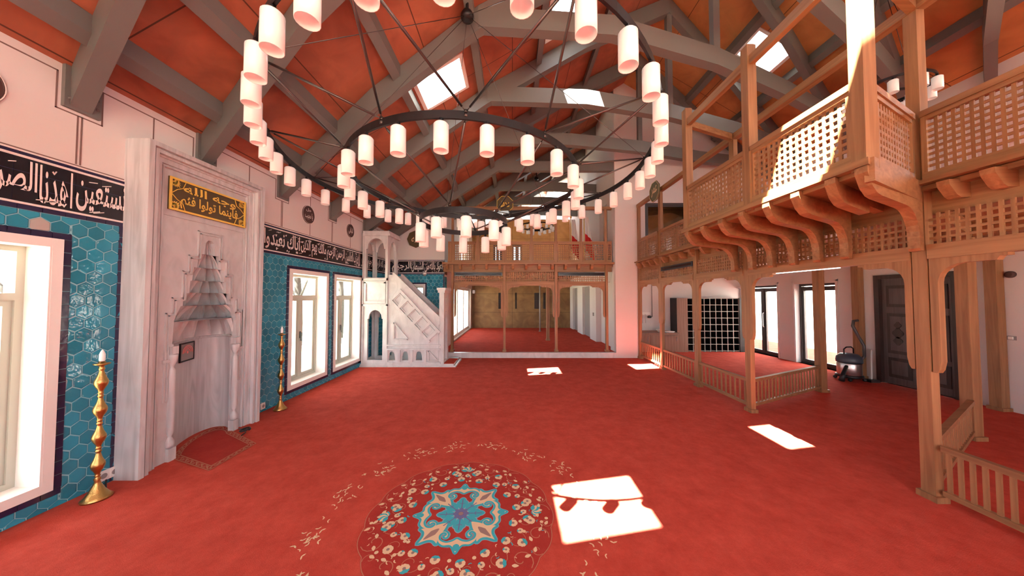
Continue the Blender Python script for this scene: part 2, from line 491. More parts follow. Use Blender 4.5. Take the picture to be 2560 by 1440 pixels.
# the painted fine lines of the upper wall
FEET = [2.49, 3.52, 4.72, 6.05, 7.42, 8.74]
mb = MB()
def pl(y0, z0, y1, z1): mb.box(XL, XL + .003, min(y0, y1) - .005, max(y0, y1) + .005, min(z0, z1) - .005, max(z0, z1) + .005)
y = -3.0
for i, f in enumerate(FEET):
    hw = .135
    pl(y, 3.545, f - hw, 3.545); pl(f - hw, 3.545, f - hw, 3.24); pl(f - hw, 3.24, f + hw, 3.24); pl(f + hw, 3.24, f + hw, 3.545)
    pl(f - .012, 2.83, f - .012, 3.24); pl(f + .012, 2.83, f + .012, 3.24)
    if i: pl((f + FEET[i - 1]) / 2, 2.83, (f + FEET[i - 1]) / 2, 3.545)
    y = f + hw
pl(-3, 2.815, YE, 2.815)
struct(mb.build('trim_2', M['line']))

def window(n, fr, a0, a1, z0, z1, depth, leaves, transom, mframe, casing=True, handle=None, inner=.045):
    """window set in a wall; fr maps (along, depth into the wall, up)"""
    mb = MB()
    if casing:
        for p in ((a0 - .06, a1 + .06, z1, z1 + .06), (a0 - .06, a1 + .06, z0 - .06, z0), (a0 - .06, a0, z0, z1), (a1, a1 + .06, z0, z1)):
            mb.box(p[0], p[1], -.022, .0, p[2], p[3], 1, fr)
        for p in ((a0, a0 + .012, z0, z1), (a1 - .012, a1, z0, z1), (a0 + .012, a1 - .012, z0, z0 + .012), (a0 + .012, a1 - .012, z1 - .012, z1)):
            mb.box(p[0], p[1], -.021, depth, p[2], p[3], 1, fr)
    f = .055
    for p in ((a0, a0 + f, z0, z1), (a1 - f, a1, z0, z1), (a0 + f, a1 - f, z0, z0 + f), (a0 + f, a1 - f, z1 - f, z1)):
        mb.box(p[0], p[1], depth - .03, depth + .05, p[2], p[3], 0, fr)
    if transom: mb.box(a0 + f, a1 - f, depth - .03, depth + .05, transom - f / 2, transom + f / 2, 0, fr)
    zt = transom - f / 2 if transom else z1 - f
    for i in range(1, leaves):
        a = a0 + (a1 - a0) * i / leaves
        mb.box(a - .035, a + .035, depth - .027, depth + .047, z0 + f, zt, 0, fr)
    for i in range(leaves):                               # casement sashes
        b0 = (a0 + f if i == 0 else a0 + (a1 - a0) * i / leaves + .035); b1 = (a1 - f if i == leaves - 1 else a0 + (a1 - a0) * (i + 1) / leaves - .035)
        for p in ((b0, b0 + inner, z0 + f, zt), (b1 - inner, b1, z0 + f, zt), (b0 + inner, b1 - inner, z0 + f, z0 + f + inner), (b0 + inner, b1 - inner, zt - inner, zt)):
            mb.box(p[0], p[1], depth - .015, depth + .035, p[2], p[3], 0, fr)
    o = struct(mb.build(n, [mframe, M['whitepaint']]))
    mb = MB(); mb.box(a0 + .02, a1 - .02, depth + .012, depth + .018, z0 + .02, z1 - .02, 0, fr); mb.build('pane', M['glass'], o)
    if handle:
        mb = MB(); a = handle
        mb.box(a - .012, a + .012, depth - .045, depth - .03, .95, 1.07, 0, fr); mb.box(a - .009, a + .009, depth - .07, depth - .045, .90, 1.05, 0, fr)
        mb.build('handle', M['anth'], o)
    return o
frL = lambda a, d, z: (XL - d, a, z)
for i, (a, b) in enumerate(WINL):
    window('window_%d' % (i + 1), frL, a, b, .21, 2.11, .20, 1 if i == 2 else 2, 1.70, M['pvc'], handle=(a + b) / 2 if i > 2 else None)
    mb = MB()
    A0, A1, Z0, Z1 = a - .06 - bord, b + .06 + bord, .15 - bord, 2.17 + bord
    def seg(horizontal, p0, p1, q0, q1):
        L = p1 - p0; k = max(1, round(L / .105))
        for j in range(k):
            u0, u1 = p0 + L * j / k + .002, p0 + L * (j + 1) / k - .002
            if horizontal: mb.box(XL, XL + .010, u0, u1, q0, q1)
            else: mb.box(XL, XL + .010, q0, q1, u0, u1)
    seg(True, A0, A1, Z1 - bord, Z1); seg(True, A0, A1, Z0, Z0 + bord); seg(False, Z0 + bord, Z1 - bord, A0, A0 + bord); seg(False, Z0 + bord, Z1 - bord, A1 - bord, A1)
    struct(mb.build('trim_%d' % (i + 3), M['navy']))
mb = MB()                                                # navy edge strip beside the mihrab
for a in (2.765, 4.115): 
    for j in range(22): mb.box(XL, XL + .009, a, a + .03, .005 + j * .1075, .005 + (j + 1) * .1075 - .004)
struct(mb.build('trim_8', M['navy']))
# end wall beside the far opening, pier return
def roofline(x): return deck(x) + .05
mb = MB()
mb.plate([(XL, -.1), (XF0, -.1), (XF0, roofline(XF0)), (XL, roofline(XL))], [[(-3.12, .3), (-2.62, .3), (-2.62, 2.02), (-3.12, 2.02)]],
         lambda x, z: (x, YE, z), lambda x, z: (x, YE + .3, z))
wall_end = struct(mb.build('wall_end', M['plaster']))
struct(hex_tiles(XL, XF0, 0, TT, [(-3.22, -2.52, .2, 2.12)], .118, lambda a, z, o: (a, YE - o, z), 'wall_tile', None))
mb = MB(); mb.plate([(XL, 0), (XF0, 0), (XF0, 2.37), (XL, 2.37)], [[(-3.12, .3), (-2.62, .3), (-2.62, 2.02), (-3.12, 2.02)]], lambda x, z: (x, YE - .003, z), lambda x, z: (x, YE, z)); struct(mb.build('wall_grout', M['grout']))
struct(hex_tiles(YE, YE + .3, 0, 2.3, [], .11, lambda a, z, o: (XF0 + o, a, z), 'wall_tile', None))
frE = lambda a, d, z: (a, YE + d, z)
window('window_6', frE, -3.12, -2.62, .3, 2.02, .15, 1, 1.62, M['pvc'])
mb = MB()
for p in ((-3.22, -2.52, 2.08, 2.12), (-3.22, -3.18, .2, 2.08), (-2.56, -2.52, .2, 2.08)): mb.box(p[0], p[1], YE - .01, YE, p[2], p[3])
mb.box(XF0 - .035, XF0 + .002, YE - .012, YE, 0, 2.36); mb.box(XF0, XF0 + .012, YE - .012, YE + .3, 2.36, 2.8)
struct(mb.build('trim_9', M['navy']))
# far room
mb = MB()
mb.plate([(YE + .3, -.1), (YB, -.1), (YB, roofline(XF0)), (YE + .3, roofline(XF0))], [[(10.0, .2), (14.35, .2), (14.35, 2.08), (10.0, 2.08)], [(11.2, 3.0), (13.6, 3.0), (13.6, 4.6), (11.2, 4.6)]],
         lambda y, z: (XF0, y, z), lambda y, z: (XF0 - .3, y, z))
struct(mb.build('wall_far_left', M['plaster']))
frFL = lambda a, d, z: (XF0 - d, a, z)
window('window_7', frFL, 10.0, 14.35, .2, 2.08, .12, 3, 0, M['whitepaint'], casing=False)
window('window_8', frFL, 11.2, 13.6, 3.0, 4.6, .12, 3, 0, M['whitepaint'], casing=False)
mb = MB()
mb.plate([(XF0, 0), (XF1 + .5, 0), (XF1 + .5, 2.6), (XF0, 2.6)], [[(-.68, 1.1), (-.46, 1.1), (-.46, 1.9), (-.68, 1.9)], [(.16, 1.1), (.24, 1.1), (.24, 1.9), (.16, 1.9)], [(1.12, 1.1), (1.42, 1.1), (1.42, 1.9), (1.12, 1.9)], [(1.56, 1.1), (1.68, 1.1), (1.68, 1.9), (1.56, 1.9)]],
         lambda x, z: (x, YB, z), lambda x, z: (x, YB + .12, z))
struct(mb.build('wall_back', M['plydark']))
mb = MB()
mb.plate([(XF0, 2.6), (XF1 + .5, 2.6), (XF1 + .5, 5.6), (XF0, 5.6)], [[(-.95, 3.35), (-.5, 3.35), (-.5, 4.3), (-.95, 4.3)], [(0.0, 3.35), (.5, 3.35), (.5, 4.3), (0.0, 4.3)]],
         lambda x, z: (x, YB, z), lambda x, z: (x, YB + .12, z))
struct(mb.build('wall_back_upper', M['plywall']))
mb = MB(); mb.box(XF0, XF1 + .5, YB + .3, YB + .35, 0, 2.6); mb.box(XF0, XF1 + .5, YB + .12, YB + .3, 1.45, 1.5); struct(mb.build('wall_niche_back', M['ddark']))
frB = lambda a, d, z: (a, YB + d, z)
window('window_9', frB, -.95, -.5, 3.35, 4.3, .04, 2, 0, M['anth'], casing=False)
window('window_10', frB, 0.0, .5, 3.35, 4.3, .04, 2, 0, M['anth'], casing=False)
mb = MB()
mb.plate([(YF + .221, -.1), (YB, -.1), (YB, roofline(XF1)), (YF + .221, roofline(XF1))], [[(8.75, .10), (10.25, .10), (10.25, 2.15), (8.75, 2.15)], [(11.05, .10), (12.2, .10), (12.2, 2.1), (11.05, 2.1)], [(13.15, .10), (14.15, .10), (14.15, 2.1), (13.15, 2.1)],
                                                        [(8.95, 2.7), (9.75, 2.7), (9.75, 4.55), (8.95, 4.55)]],
         lambda y, z: (XF1, y, z), lambda y, z: (XF1 + .25, y, z))
struct(mb.build('wall_far_right', M['plaster']))
mb = MB(); mb.box(3.6, 3.65, 8.6, YB, 0, 5); mb.box(XF1 + .26, 3.6, 10.3, 10.35, 0.1, 2.55); struct(mb.build('wall_passage', M['plaster']))
for i, (a, b) in enumerate(((11.05, 12.2), (13.15, 14.15))):
    mb = MB(); mb.box(XF1 + .1, XF1 + .14, a - .02, b + .02, .15, 2.12); struct(mb.build('door_%d' % (i + 3), M['plaquegrey']))  # not doors: grey sheets put the dimness of open passages into colour
mb = MB(); mb.box(XF1 + .18, XF1 + .22, 8.73, 10.27, .15, 2.17); struct(mb.build('door_5', M['plaster']))  # pale sheet added so the open passage does not render black
# gable wall above and beside the side gallery
mb = MB()
mb.plate([(XF1, -.1), (XG, -.1), (XG, ZD), (XR, ZD), (XR, roofline(XR)), (RX, roofline(RX)), (XF1, roofline(XF1))], [[(3.75, ZD + .1), (5.1, ZD + .1), (5.1, 4.35), (3.75, 4.35)]],
         lambda x, z: (x, YF, z), lambda x, z: (x, YF + .22, z))
struct(mb.build('wall_gable', M['plaster']))
frG = lambda a, d, z: (a, YF + d, z)
window('window_11', frG, 3.75, 5.1, ZD + .1, 4.35, .05, 1, 0, M['anth'], casing=False)
mb = MB(); mb.box(XF1 + .26, XR + .1, 9.82, 9.9, ZD, 7.6); struct(mb.build('wall_upper_room', M['plywall']))  # added behind the inner window so it does not blow out white
mb = MB(); mb.box(XG - .1, XR + .1, 9.6, 9.8, -.1, ZD); struct(mb.build('wall_shoe_corner', M['plaster']))
# right wall; its unseen upper openings are added to brighten upstairs
mb = MB()
DR = [(8.28, 9.5), (6.78, 7.76)]
mb.plate([(-5.2, -.1), (9.8, -.1), (9.8, roofline(XR)), (-5.2, roofline(XR))], [[(a, 0), (b, 0), (b, 2.03), (a, 2.03)] for a, b in DR] + [[(4.9, 0), (6.0, 0), (6.0, 2.09), (4.9, 2.09)]] + [[(a, 3.2), (a + 1, 3.2), (a + 1, 4.6), (a, 4.6)] for a in (-3.5, -1.5, .4, 2.0)],
         lambda y, z: (XR, y, z), lambda y, z: (XR + .3, y, z))
struct(mb.build('wall_right', M['plaster']))
frR = lambda a, d, z: (XR + d, a, z)
for i, (a, b) in enumerate(DR):
    o = window('door_%d' % (i + 1), frR, a, b, .0, 2.03, .16, 2, 1.93, M['anth'], casing=False, inner=.05)
    mb = MB(); c = (a + b) / 2
    for s in (-.05, .05): mb.tube([frR(c + s, .10, .8), frR(c + s, .07, .83), frR(c + s, .07, 1.2), frR(c + s, .10, 1.23)], .009)
    mb.build('handle', M['chrome'], o)
    mb = MB()
    for p in ((a - .07, a - .02, 0, 2.1), (b + .02, b + .07, 0, 2.1), (a - .07, b + .07, 2.06, 2.11)): mb.box(p[0], p[1], -.012, 0, p[2], p[3], 0, frR)
    struct(mb.build('trim_%d' % (i + 10), M['plaster']))
# wall behind the camera, its big windows added to let in fill daylight
mb = MB()
RW = [(-3.2, -1.2), (-.8, 1.2), (1.6, 3.3), (3.9, 6.9)]
mb.plate([(XL - .3, -.1), (XR + .3, -.1), (XR + .3, roofline(XR)), (RX, roofline(RX)), (XL - .3, roofline(XL))], [[(a, .3), (b, .3), (b, 3.1 if a < 3 else 2.4), (a, 3.1 if a < 3 else 2.4)] for a, b in RW] + [[(1.2, 4.0), (5.2, 4.0), (5.2, 5.8), (1.2, 5.8)]],
         lambda x, z: (x, -5.2, z), lambda x, z: (x, -5.5, z))
struct(mb.build('wall_rear', M['plaster']))
frK = lambda a, d, z: (a, -5.2 - d, z)
for i, (a, b) in enumerate(RW): window('window_%d' % (12 + i), frK, a, b, .3, 3.1 if a < 3 else 2.4, .12, 2, 0, M['pvc'], casing=False)
window('window_16', frK, 1.2, 5.2, 4.0, 5.8, .12, 4, 0, M['pvc'], casing=False)

# roof: two slopes of plywood with roof windows, the hindmost added for fill light
SKL = [(-1.47, -.80, 4.42, 5.06), (-1.47, -.80, .04, .72), (.63, 1.28, 4.42, 5.10), (.78, 1.70, .76, 1.38), (-1.47, -.80, -4.2, -3.0), (.63, 1.28, -4.2, -3.0), (.9, 1.6, 11.4, 12.1), (-1.2, -.5, 11.4, 12.1)]
SKR = [(4.76, 5.42, 5.55, 6.12), (4.76, 5.42, 1.2, 1.9), (4.76, 5.42, -3, -1.8), (4.2, 4.9, 11.2, 11.9)]
hol = [[(a, c), (b, c), (b, d), (a, d)] for a, b, c, d in SKL]
mb = MB(); mb.plate([(-5.4, -5.6), (RX, -5.6), (RX, YB + .5), (-5.4, YB + .5)], hol, lambda x, y: (x, y, deck(x)), lambda x, y: (x, y, deck(x) + .14))
struct(mb.build('ceiling', M['ply']))
hol = [[(a, c), (b, c), (b, d), (a, d)] for a, b, c, d in SKR]
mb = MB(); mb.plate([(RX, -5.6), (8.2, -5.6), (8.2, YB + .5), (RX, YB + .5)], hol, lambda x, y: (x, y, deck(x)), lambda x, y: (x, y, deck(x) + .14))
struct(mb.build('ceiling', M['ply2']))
for i, (a, b, c, d) in enumerate(SKL + SKR):
    mb = MB(); e = .045
    fr = lambda x, h, y: (x, y, deck(x) + h)
    g_ = .008
    for p in ((a - e, a + g_, c - e, d + e), (b - g_, b + e, c - e, d + e), (a + g_, b - g_, c - e, c + g_), (a + g_, b - g_, d - g_, d + e)):
        mb.box(p[0], p[1], -.018, .16, p[2], p[3], 0, fr)
    o = struct(mb.build('window_%d' % (17 + i), M['whitepaint']))
    mb = MB(); mb.box(a + .009, b - .009, .12, .126, c + .009, d - .009, 0, fr); mb.build('pane', M['glass'], o)
# purlins between the trusses
for k, x in enumerate((-3.3, -2.62, -1.6, -.55, .5, 1.75, 4.6, 5.7, 6.6)):
    mb = MB(); zt = deck(x) - .01; w = .05
    sl = RS if x < RX else -RS
    mb.hexa([(x - w, -5.2, zt - .15 - w * sl), (x + w, -5.2, zt - .15 + w * sl), (x + w, YB, zt - .15 + w * sl), (x - w, YB, zt - .15 - w * sl), (x - w, -5.2, zt - w * sl), (x + w, -5.2, zt + w * sl), (x + w, YB, zt + w * sl), (x - w, YB, zt - w * sl)])
    struct(mb.build('purlin', M['steel']))

# roof trusses: depth of each at X = -3.7, -2, -.45, 1.4, 3.19, 5, 6.8, 7.4
TX = (-3.7, -2, -.45, 1.4, 3.19, 5.0, 6.8, 7.4)
TY = ((2.49, 1.75, 1.05, 0.38, 1.20, 2.90, 4.10, 4.48), (3.52, 2.80, 2.40, 2.60, 3.29, 4.15, 5.07, 5.38), (4.73, 4.16, 3.89, 4.02, 4.54, 5.28, 6.11, 6.40),
      (6.04, 5.59, 5.39, 5.48, 5.89, 6.51, 7.26, 7.53), (7.42, 7.04, 6.88, 6.96, 7.29, 7.82, 8.20, 8.22), (8.70, 8.50, 8.38, 8.40, 8.40, 8.45, 8.5, 8.5),
      (10.27, 10.00, 9.89, 9.94, 10.18, 10.58, 11.11, 11.31), (11.73, 11.48, 11.39, 11.43, 11.64, 12.00, 12.48, 12.66), (13.19, 12.97, 12.89, 12.93, 13.11, 13.43, 13.87, 14.04))
TL = ('grey roof truss nearest the camera, its left foot above the cropped window edge', 'grey roof truss with its left foot above the mihrab top', 'grey roof truss whose long collar crosses right behind the big chandelier',
      'grey roof truss just beyond the first roof window, lit pale blue', 'grey roof truss with its left foot above the second oval roundel', 'grey roof truss at the end wall over the marble minbar',
      'first grey roof truss over the far upper room', 'second grey roof truss over the far upper room', 'third grey roof truss over the far upper room')
def tilt(mbx, pts, w, d):
    rows = []
    for (x, y, z) in pts:
        rows.append([(x, y - w / 2, z), (x, y + w / 2, z), (x, y + w / 2, z - d), (x, y - w / 2, z - d)])
    mbx.grid(rows, 0, False, True)
    for r, rev in ((rows[0], 1), (rows[-1], 0)): mbx.flat(r[::-1] if rev else r)
for k, ys in enumerate(TY):
    far = k > 5
    t = thing('roof_truss', (-.45, ys[2], 5.2), TL[k], 'roof truss', 'grey roof trusses')
    P = [(x, y, deck(x) - .012) for x, y in zip(TX, ys)]
    lo, hi = (1, 4) if far else (0, 7)
    mb = MB(); tilt(mb, P[lo:5], .13, .33); mb.build('rafter', M['steel'], t)
    mb = MB(); tilt(mb, P[4:hi + 1], .13, .33); mb.build('rafter', M['steel'], t)
    mb = MB(); tilt(mb, [(x, y, 5.57) for x, y in zip(TX[2:7 if not far else 6], ys[2:])], .14, .28); mb.build('collar_beam', M['steel'], t)
    mb = MB(); mb.box(RX - .05, RX + .05, ys[4] - .05, ys[4] + .05, 5.5, RZ - .3); mb.build('king_post', M['steel'], t)
    if not far:
        mb = MB(); y = FEET[k]; mb.box(XL, XL + .03, y - .11, y + .11, 3.27, 3.62)
        for q in ((-.08, 3.34), (.085, 3.34), (.085, 3.42)): mb.lathe([(.012, 0), (.012, .02)], (XL + .03, y + q[0], q[1]), 8)
        mb.build('wall_bracket', M['steel'], t)

# outdoors
mb = MB(); mb.box(-60, 60, -60, 80, -.6, -.25); o = struct(mb.build('ground', M['ground']))
mb = MB(); mb.box(XR + .3, XR + 4, 3, 13, -.2, -.02); struct(mb.build('floor', M['carpet']))
mb = MB(); mb.box(XR + 2.6, XR + 2.8, 3, 13, -.1, 3); struct(mb.build('wall_porch', M['plaster']))
def tree(x, y, h, lean, label, crown=True):
    t = thing('tree', (x, y, -.25), label, 'tree', 'trees outside the left windows')
    rnd = random.Random(int(x * 31 + y * 17))
    mb = MB(); pts = [(x + lean * i * .3, y + .1 * sin(i), -.3 + h * i / 5) for i in range(6)]
    mb.tube(pts, [.17, .15, .13, .11, .08, .05], 8)
    for i in range(5):
        a = rnd.uniform(0, 6.3); p = pts[2 + i % 3]
        mb.tube([p, (p[0] + cos(a) * .45, p[1] + sin(a) * .45, p[2] + .6), (p[0] + cos(a) * .8, p[1] + sin(a) * .8, p[2] + 1.1)], [.06, .04, .02], 6)
    mb.build('trunk', M['bark'], t)
    mb = MB()
    for i in range(500):
        a, b, r = rnd.uniform(0, 6.3), rnd.uniform(-.5, 1.5), rnd.uniform(.3, 1.0)
        c = Vector((x + cos(a) * r * cos(b), y + sin(a) * r * cos(b), h * .82 + r * sin(b) * .8))
        u = Vector((rnd.uniform(-1, 1), rnd.uniform(-1, 1), rnd.uniform(-1, 1))).normalized() * .13
        v = u.cross(Vector((rnd.uniform(-1, 1), rnd.uniform(-1, 1), 1))).normalized() * .07
        mb.flat([c - u, c + v, c + u, c - v])
    mb.build('foliage', M['leaf'], t)
for x, y, h, l, s in ((-9.5, 5.68, 4.2, .1, 'its trunk seen at the right side of the window nearest the camera'), (-8.6, 11.9, 4.6, -.05, 'seen through the left sash of the first window past the mihrab'), (-10.4, 15.3, 4.2, .04, 'seen through the right sash of the first window past the mihrab'),
                      (-8.2, 14.1, 4.4, .04, 'seen through the window beside the minbar'), (-10.2, 18.5, 4.4, .04, 'seen through the right sash of the window beside the minbar'), (-6.4, 19.5, 4.0, .1, 'seen through the far room window')):
    tree(x, y, h, l, 'tree outside, ' + s)
mb = MB(); mb.box(-15.2, -15, 7.6, 9.5, .35, 1.35); mb.box(-15.2, -15.1, 7.6, 7.7, -.3, .35); mb.box(-15.2, -15.1, 9.4, 9.5, -.3, .35)
tag(mb.build('tarpaulin', M['bluetarp']), 'blue tarpaulin screen outside, seen in the window nearest the camera', 'tarpaulin')
# ------------------------------------------------------------ mihrab
def ring(mbx, y0, y1, z1, w, x0, x1):
    """three-sided frame (left, right, top) of width w, from the floor up"""
    mbx.box(x0, x1, y0, y0 + w, 0, z1); mbx.box(x0, x1, y1 - w, y1, 0, z1); mbx.box(x0, x1, y0 + w, y1 - w, z1 - w, z1)
mih = thing('mihrab', (-3.6, 3.45, 0), 'tall grey marble prayer niche with stepped stalactite hood in the tiled wall', 'mihrab')
mb = MB()
o_ = 0
for w, x in ((.045, -3.462), (.018, -3.500), (.030, -3.478), (.018, -3.518), (.050, -3.530), (.014, -3.552), (.014, -3.538)):
    ring(mb, 2.79 + o_, 4.11 - o_, 3.22 - o_, w, XL, x); o_ += w
mb.build('frame', M['marble'], mih)
NC, NR = 3.48, .345
SK = lambda x: .90 * max(0, -3.60 - x)                  # the niche axis leans towards the far corner
def half(z):
    T = ((0, .345), (1.20, .345), (1.201, .36), (1.45, .35), (1.60, .29), (1.601, .27), (1.74, .27), (1.741, .21), (1.88, .205), (1.881, .185), (2.03, .17), (2.031, .135), (2.19, .125), (2.191, .06), (2.33, .05), (2.36, .02))
    for (a, r), (b, q) in zip(T, T[1:]):
        if a <= z <= b: return r + (q - r) * (z - a) / (b - a)
    return .02
zs = [0, 1.20, 1.201, 1.45, 1.60, 1.601, 1.74, 1.741, 1.88, 1.881, 2.03, 2.031, 2.19, 2.191, 2.33, 2.36]
hole = [(NC + half(z), z + (.001 if z == 0 else 0)) for z in zs] + [(NC - half(z), z + (.001 if z == 0 else 0)) for z in reversed(zs)]
mb = MB()
out = [(2.96, 0), (NC - .345, 0)] + [p for p in reversed(hole)][1:-1] + [(NC + .345, 0), (3.94, 0), (3.94, 3.05), (2.96, 3.05)]
out = [(2.96, 0)] + [(NC - half(z), z) for z in zs] + [(NC + half(z), z) for z in reversed(zs)] + [(3.94, 0), (3.94, 3.05), (2.96, 3.05)]
mb.plate(out, [], lambda y, z: (-3.565, y, z), lambda y, z: (-3.62, y, z))
mb.build('face_panel', M['marble3'], mih)
mb = MB(); mb.box(-4.10, -4.04, 3.06, 4.06, 0, 2.5); mb.box(-4.04, -3.63, 3.06, 3.10, 0, 2.5); mb.box(-4.04, -3.63, 4.02, 4.06, 0, 2.5); mb.box(-4.04, -3.63, 3.10, 4.02, 2.45, 2.5); mb.build('niche_backing', M['marble'], mih)
# niche shell: plain half cylinder, then tiers of scalloped cells
mb = MB(); rows = []
for z in (0, .6, 1.19):
    rows.append([(-3.60 - .34 * sin(t), NC - NR * cos(t) + SK(-3.60 - .34 * sin(t)), z) for t in [pi * i / 40 for i in range(41)]])
mb.grid(rows)
mb.grid([[(-3.60 - r * sin(t), NC - r * cos(t) + SK(-3.60 - r * sin(t)), z) for t in [pi * i / 40 for i in range(41)]] for r, z in ((.34, 1.175), (.325, 1.18), (.325, 1.20), (.34, 1.205))])
mb.build('niche_shell', M['marble'], mih)
mb = MB()
tiers = ((1.205, 1.43, .335, .30, 5), (1.43, 1.60, .33, .235, 6), (1.60, 1.745, .245, .185, 5), (1.745, 1.885, .20, .155, 5), (1.885, 2.035, .17, .12, 4), (2.035, 2.195, .12, .055, 4), (2.195, 2.36, .05, .012, 3))
for a, b, r0, r1, n in tiers:
    rows = []
    for i in range(7):
        f = i / 6; z = a + (b - a) * f; base = r0 + (r1 - r0) * f ** 2.2
        row = []
        for j in range(61):
            t = pi * j / 60
            flute = abs(sin(n * t)) ** .6
            r = base * (1 - .30 * (1 - flute) * (.25 + f))
            row.append((-3.60 - r * .95 * sin(t), NC - max(r, base * .985 if j in (0, 60) else 0) * 1.10 * cos(t) + SK(-3.60 - r * .95 * sin(t)), z))
        rows.append(row)
    mb.grid(rows, 0, False)
    mb.flat([(-3.585 - r1 * .95 * sin(pi * j / 30), NC - r1 * cos(pi * j / 30) + SK(-3.585 - r1 * .95 * sin(pi * j / 30)), b) for j in range(31)])
mb.build('stalactite_hood', M['marble3'], mih)
mb = MB()                                               # stepped raised line round the hood
def steps(d):
    st = [(.40 + d, 0.62), (.40 + d, 1.50 + d), (.345 + d, 1.50 + d), (.345 + d, 1.66 + d), (.255 + d, 1.66 + d), (.255 + d, 1.95 + d), (.20 + d, 1.95 + d), (.20 + d, 2.13 + d), (.11 + d, 2.13 + d), (.11 + d, 2.42 + d), (0, 2.42 + d)]
    return st
for d in (0, .028):
    for sgn in (-1, 1):
        s = steps(d)
        for p, q in zip(s, s[1:]):
            y0, y1 = sorted((NC + sgn * p[0], NC + sgn * q[0])); z0, z1 = sorted((p[1], q[1]))
            mb.box(-3.566, -3.552, y0 - .005, y1 + .005, z0 - .005, z1 + .005)
for sgn in (-1, 1):                                      # small corbels under the stepped line
    mb.box(-3.562, -3.545, NC + sgn * .40 - .05, NC + sgn * .40 + .05, 1.02, 1.05)
for p in ((2.985, 2.995, 1.05, 2.55), (3.905, 3.915, 1.05, 2.55), (2.985, 3.915, 2.545, 2.555)): mb.box(-3.562, -3.552, *p)
mb.build('stepped_moulding', M['marble3'], mih)
for sgn, yy in ((-1, NC - .355), (1, NC + .355)):
    mb = MB(); c = (-3.565, yy, 0)
    mb.box(-3.60, -3.53, yy - .035, yy + .035, 0, .13)
    mb.lathe([(.03, .13), (.042, .16), (.038, .2), (.02, .235), (.016, .25), (.03, .28), (.033, .32), (.033, .88), (.03, .93), (.016, .96), (.02, .98), (.038, 1.02), (.045, 1.06), (.045, 1.09), (.03, 1.10)], c, 14)
    mb.box(-3.60, -3.53, yy - .03, yy + .03, 1.10, 1.18)
    mb.build('column', M['marble'], mih)
mb = MB(); mb.box(-3.56, -3.545, 3.03, 3.90, 2.61, 2.955); pq = mb.build('plaque', M['olive'], mih)
mb = MB()
for p in ((3.03, 3.90, 2.935, 2.955), (3.03, 3.90, 2.61, 2.63), (3.03, 3.05, 2.63, 2.935), (3.88, 3.90, 2.63, 2.935)): mb.box(-3.545, -3.535, *p)
for cy0, cz0, sy, sz in ((3.05, 2.63, 1, 1), (3.88, 2.63, -1, 1), (3.05, 2.935, 1, -1), (3.88, 2.935, -1, -1)):
    for i in range(7):                                   # gilt leaf sprays in the corners
        a = radians(8 + i * 12); L = .11 - .012 * abs(i - 3)
        p = Vector((-3.541, cy0, cz0)); u = Vector((0, sy * cos(a), sz * sin(a))); v = Vector((0, -sz * sin(a) * sy, cos(a)))
        mb.flat([p + u * .02, p + u * L * .6 + v * .012, p + u * L, p + u * L * .6 - v * .012])
    mb.tube([(-3.541, cy0 + sy * .13, cz0), (-3.541, cy0 + sy * .105, cz0 + sz * .07), (-3.541, cy0 + sy * .05, cz0 + sz * .10), (-3.541, cy0, cz0 + sz * .15)], .004, 5)
mb.build('gilt_border', M['gold'], pq)
lettering('وجه الله', (-3.5445, 3.16, 2.80), (0, 1, 0), (0, 0, 1), .60, .12, M['gold'], pq, bold=.022)
lettering('فاينما تولوا فثم', (-3.5445, 3.13, 2.645), (0, 1, 0), (0, 0, 1), .66, .16, M['gold'], pq, bold=.022)
# small framed plaque on the niche shell
fr = lambda a, d, z: (-3.60 - (.33 - d) * sin(.98 + a / .34), NC - (.335 - d) * cos(.98 + a / .34) + SK(-3.60 - (.33 - d) * sin(.98 + a / .34)), z)
npq = thing('niche_plaque', fr(0, 0, 1.05), 'small grey square plaque with a pink ringed emblem inside the marble niche', 'plaque')
mb = MB(); mb.box(-.09, .09, -.004, .012, .955, 1.145, 0, fr)
for p in ((-.1, .1, .94, .955), (-.1, .1, 1.145, 1.16), (-.1, -.09, .955, 1.145), (.09, .1, .955, 1.145)): mb.box(p[0], p[1], -.006, .02, p[2], p[3], 1, fr)
mb.build('panel', [M['plaquegrey'], M['iron']], npq)
mb = MB()
for r in (.03, .048, .066):
    for i in range(16):
        a, b = radians(-10 + i * 12.5), radians(-10 + (i + 1) * 12.5)
        mb.hexa([fr(cos(q) * rr, dd, 1.05 + sin(q) * rr) for dd in (.024, .030) for q, rr in ((a, r), (b, r), (b, r + .009), (a, r + .009))])
mb.box(-.012, .012, .024, .030, 1.03, 1.06, 0, fr)
mb.build('emblem', M['pinklamp'], npq)

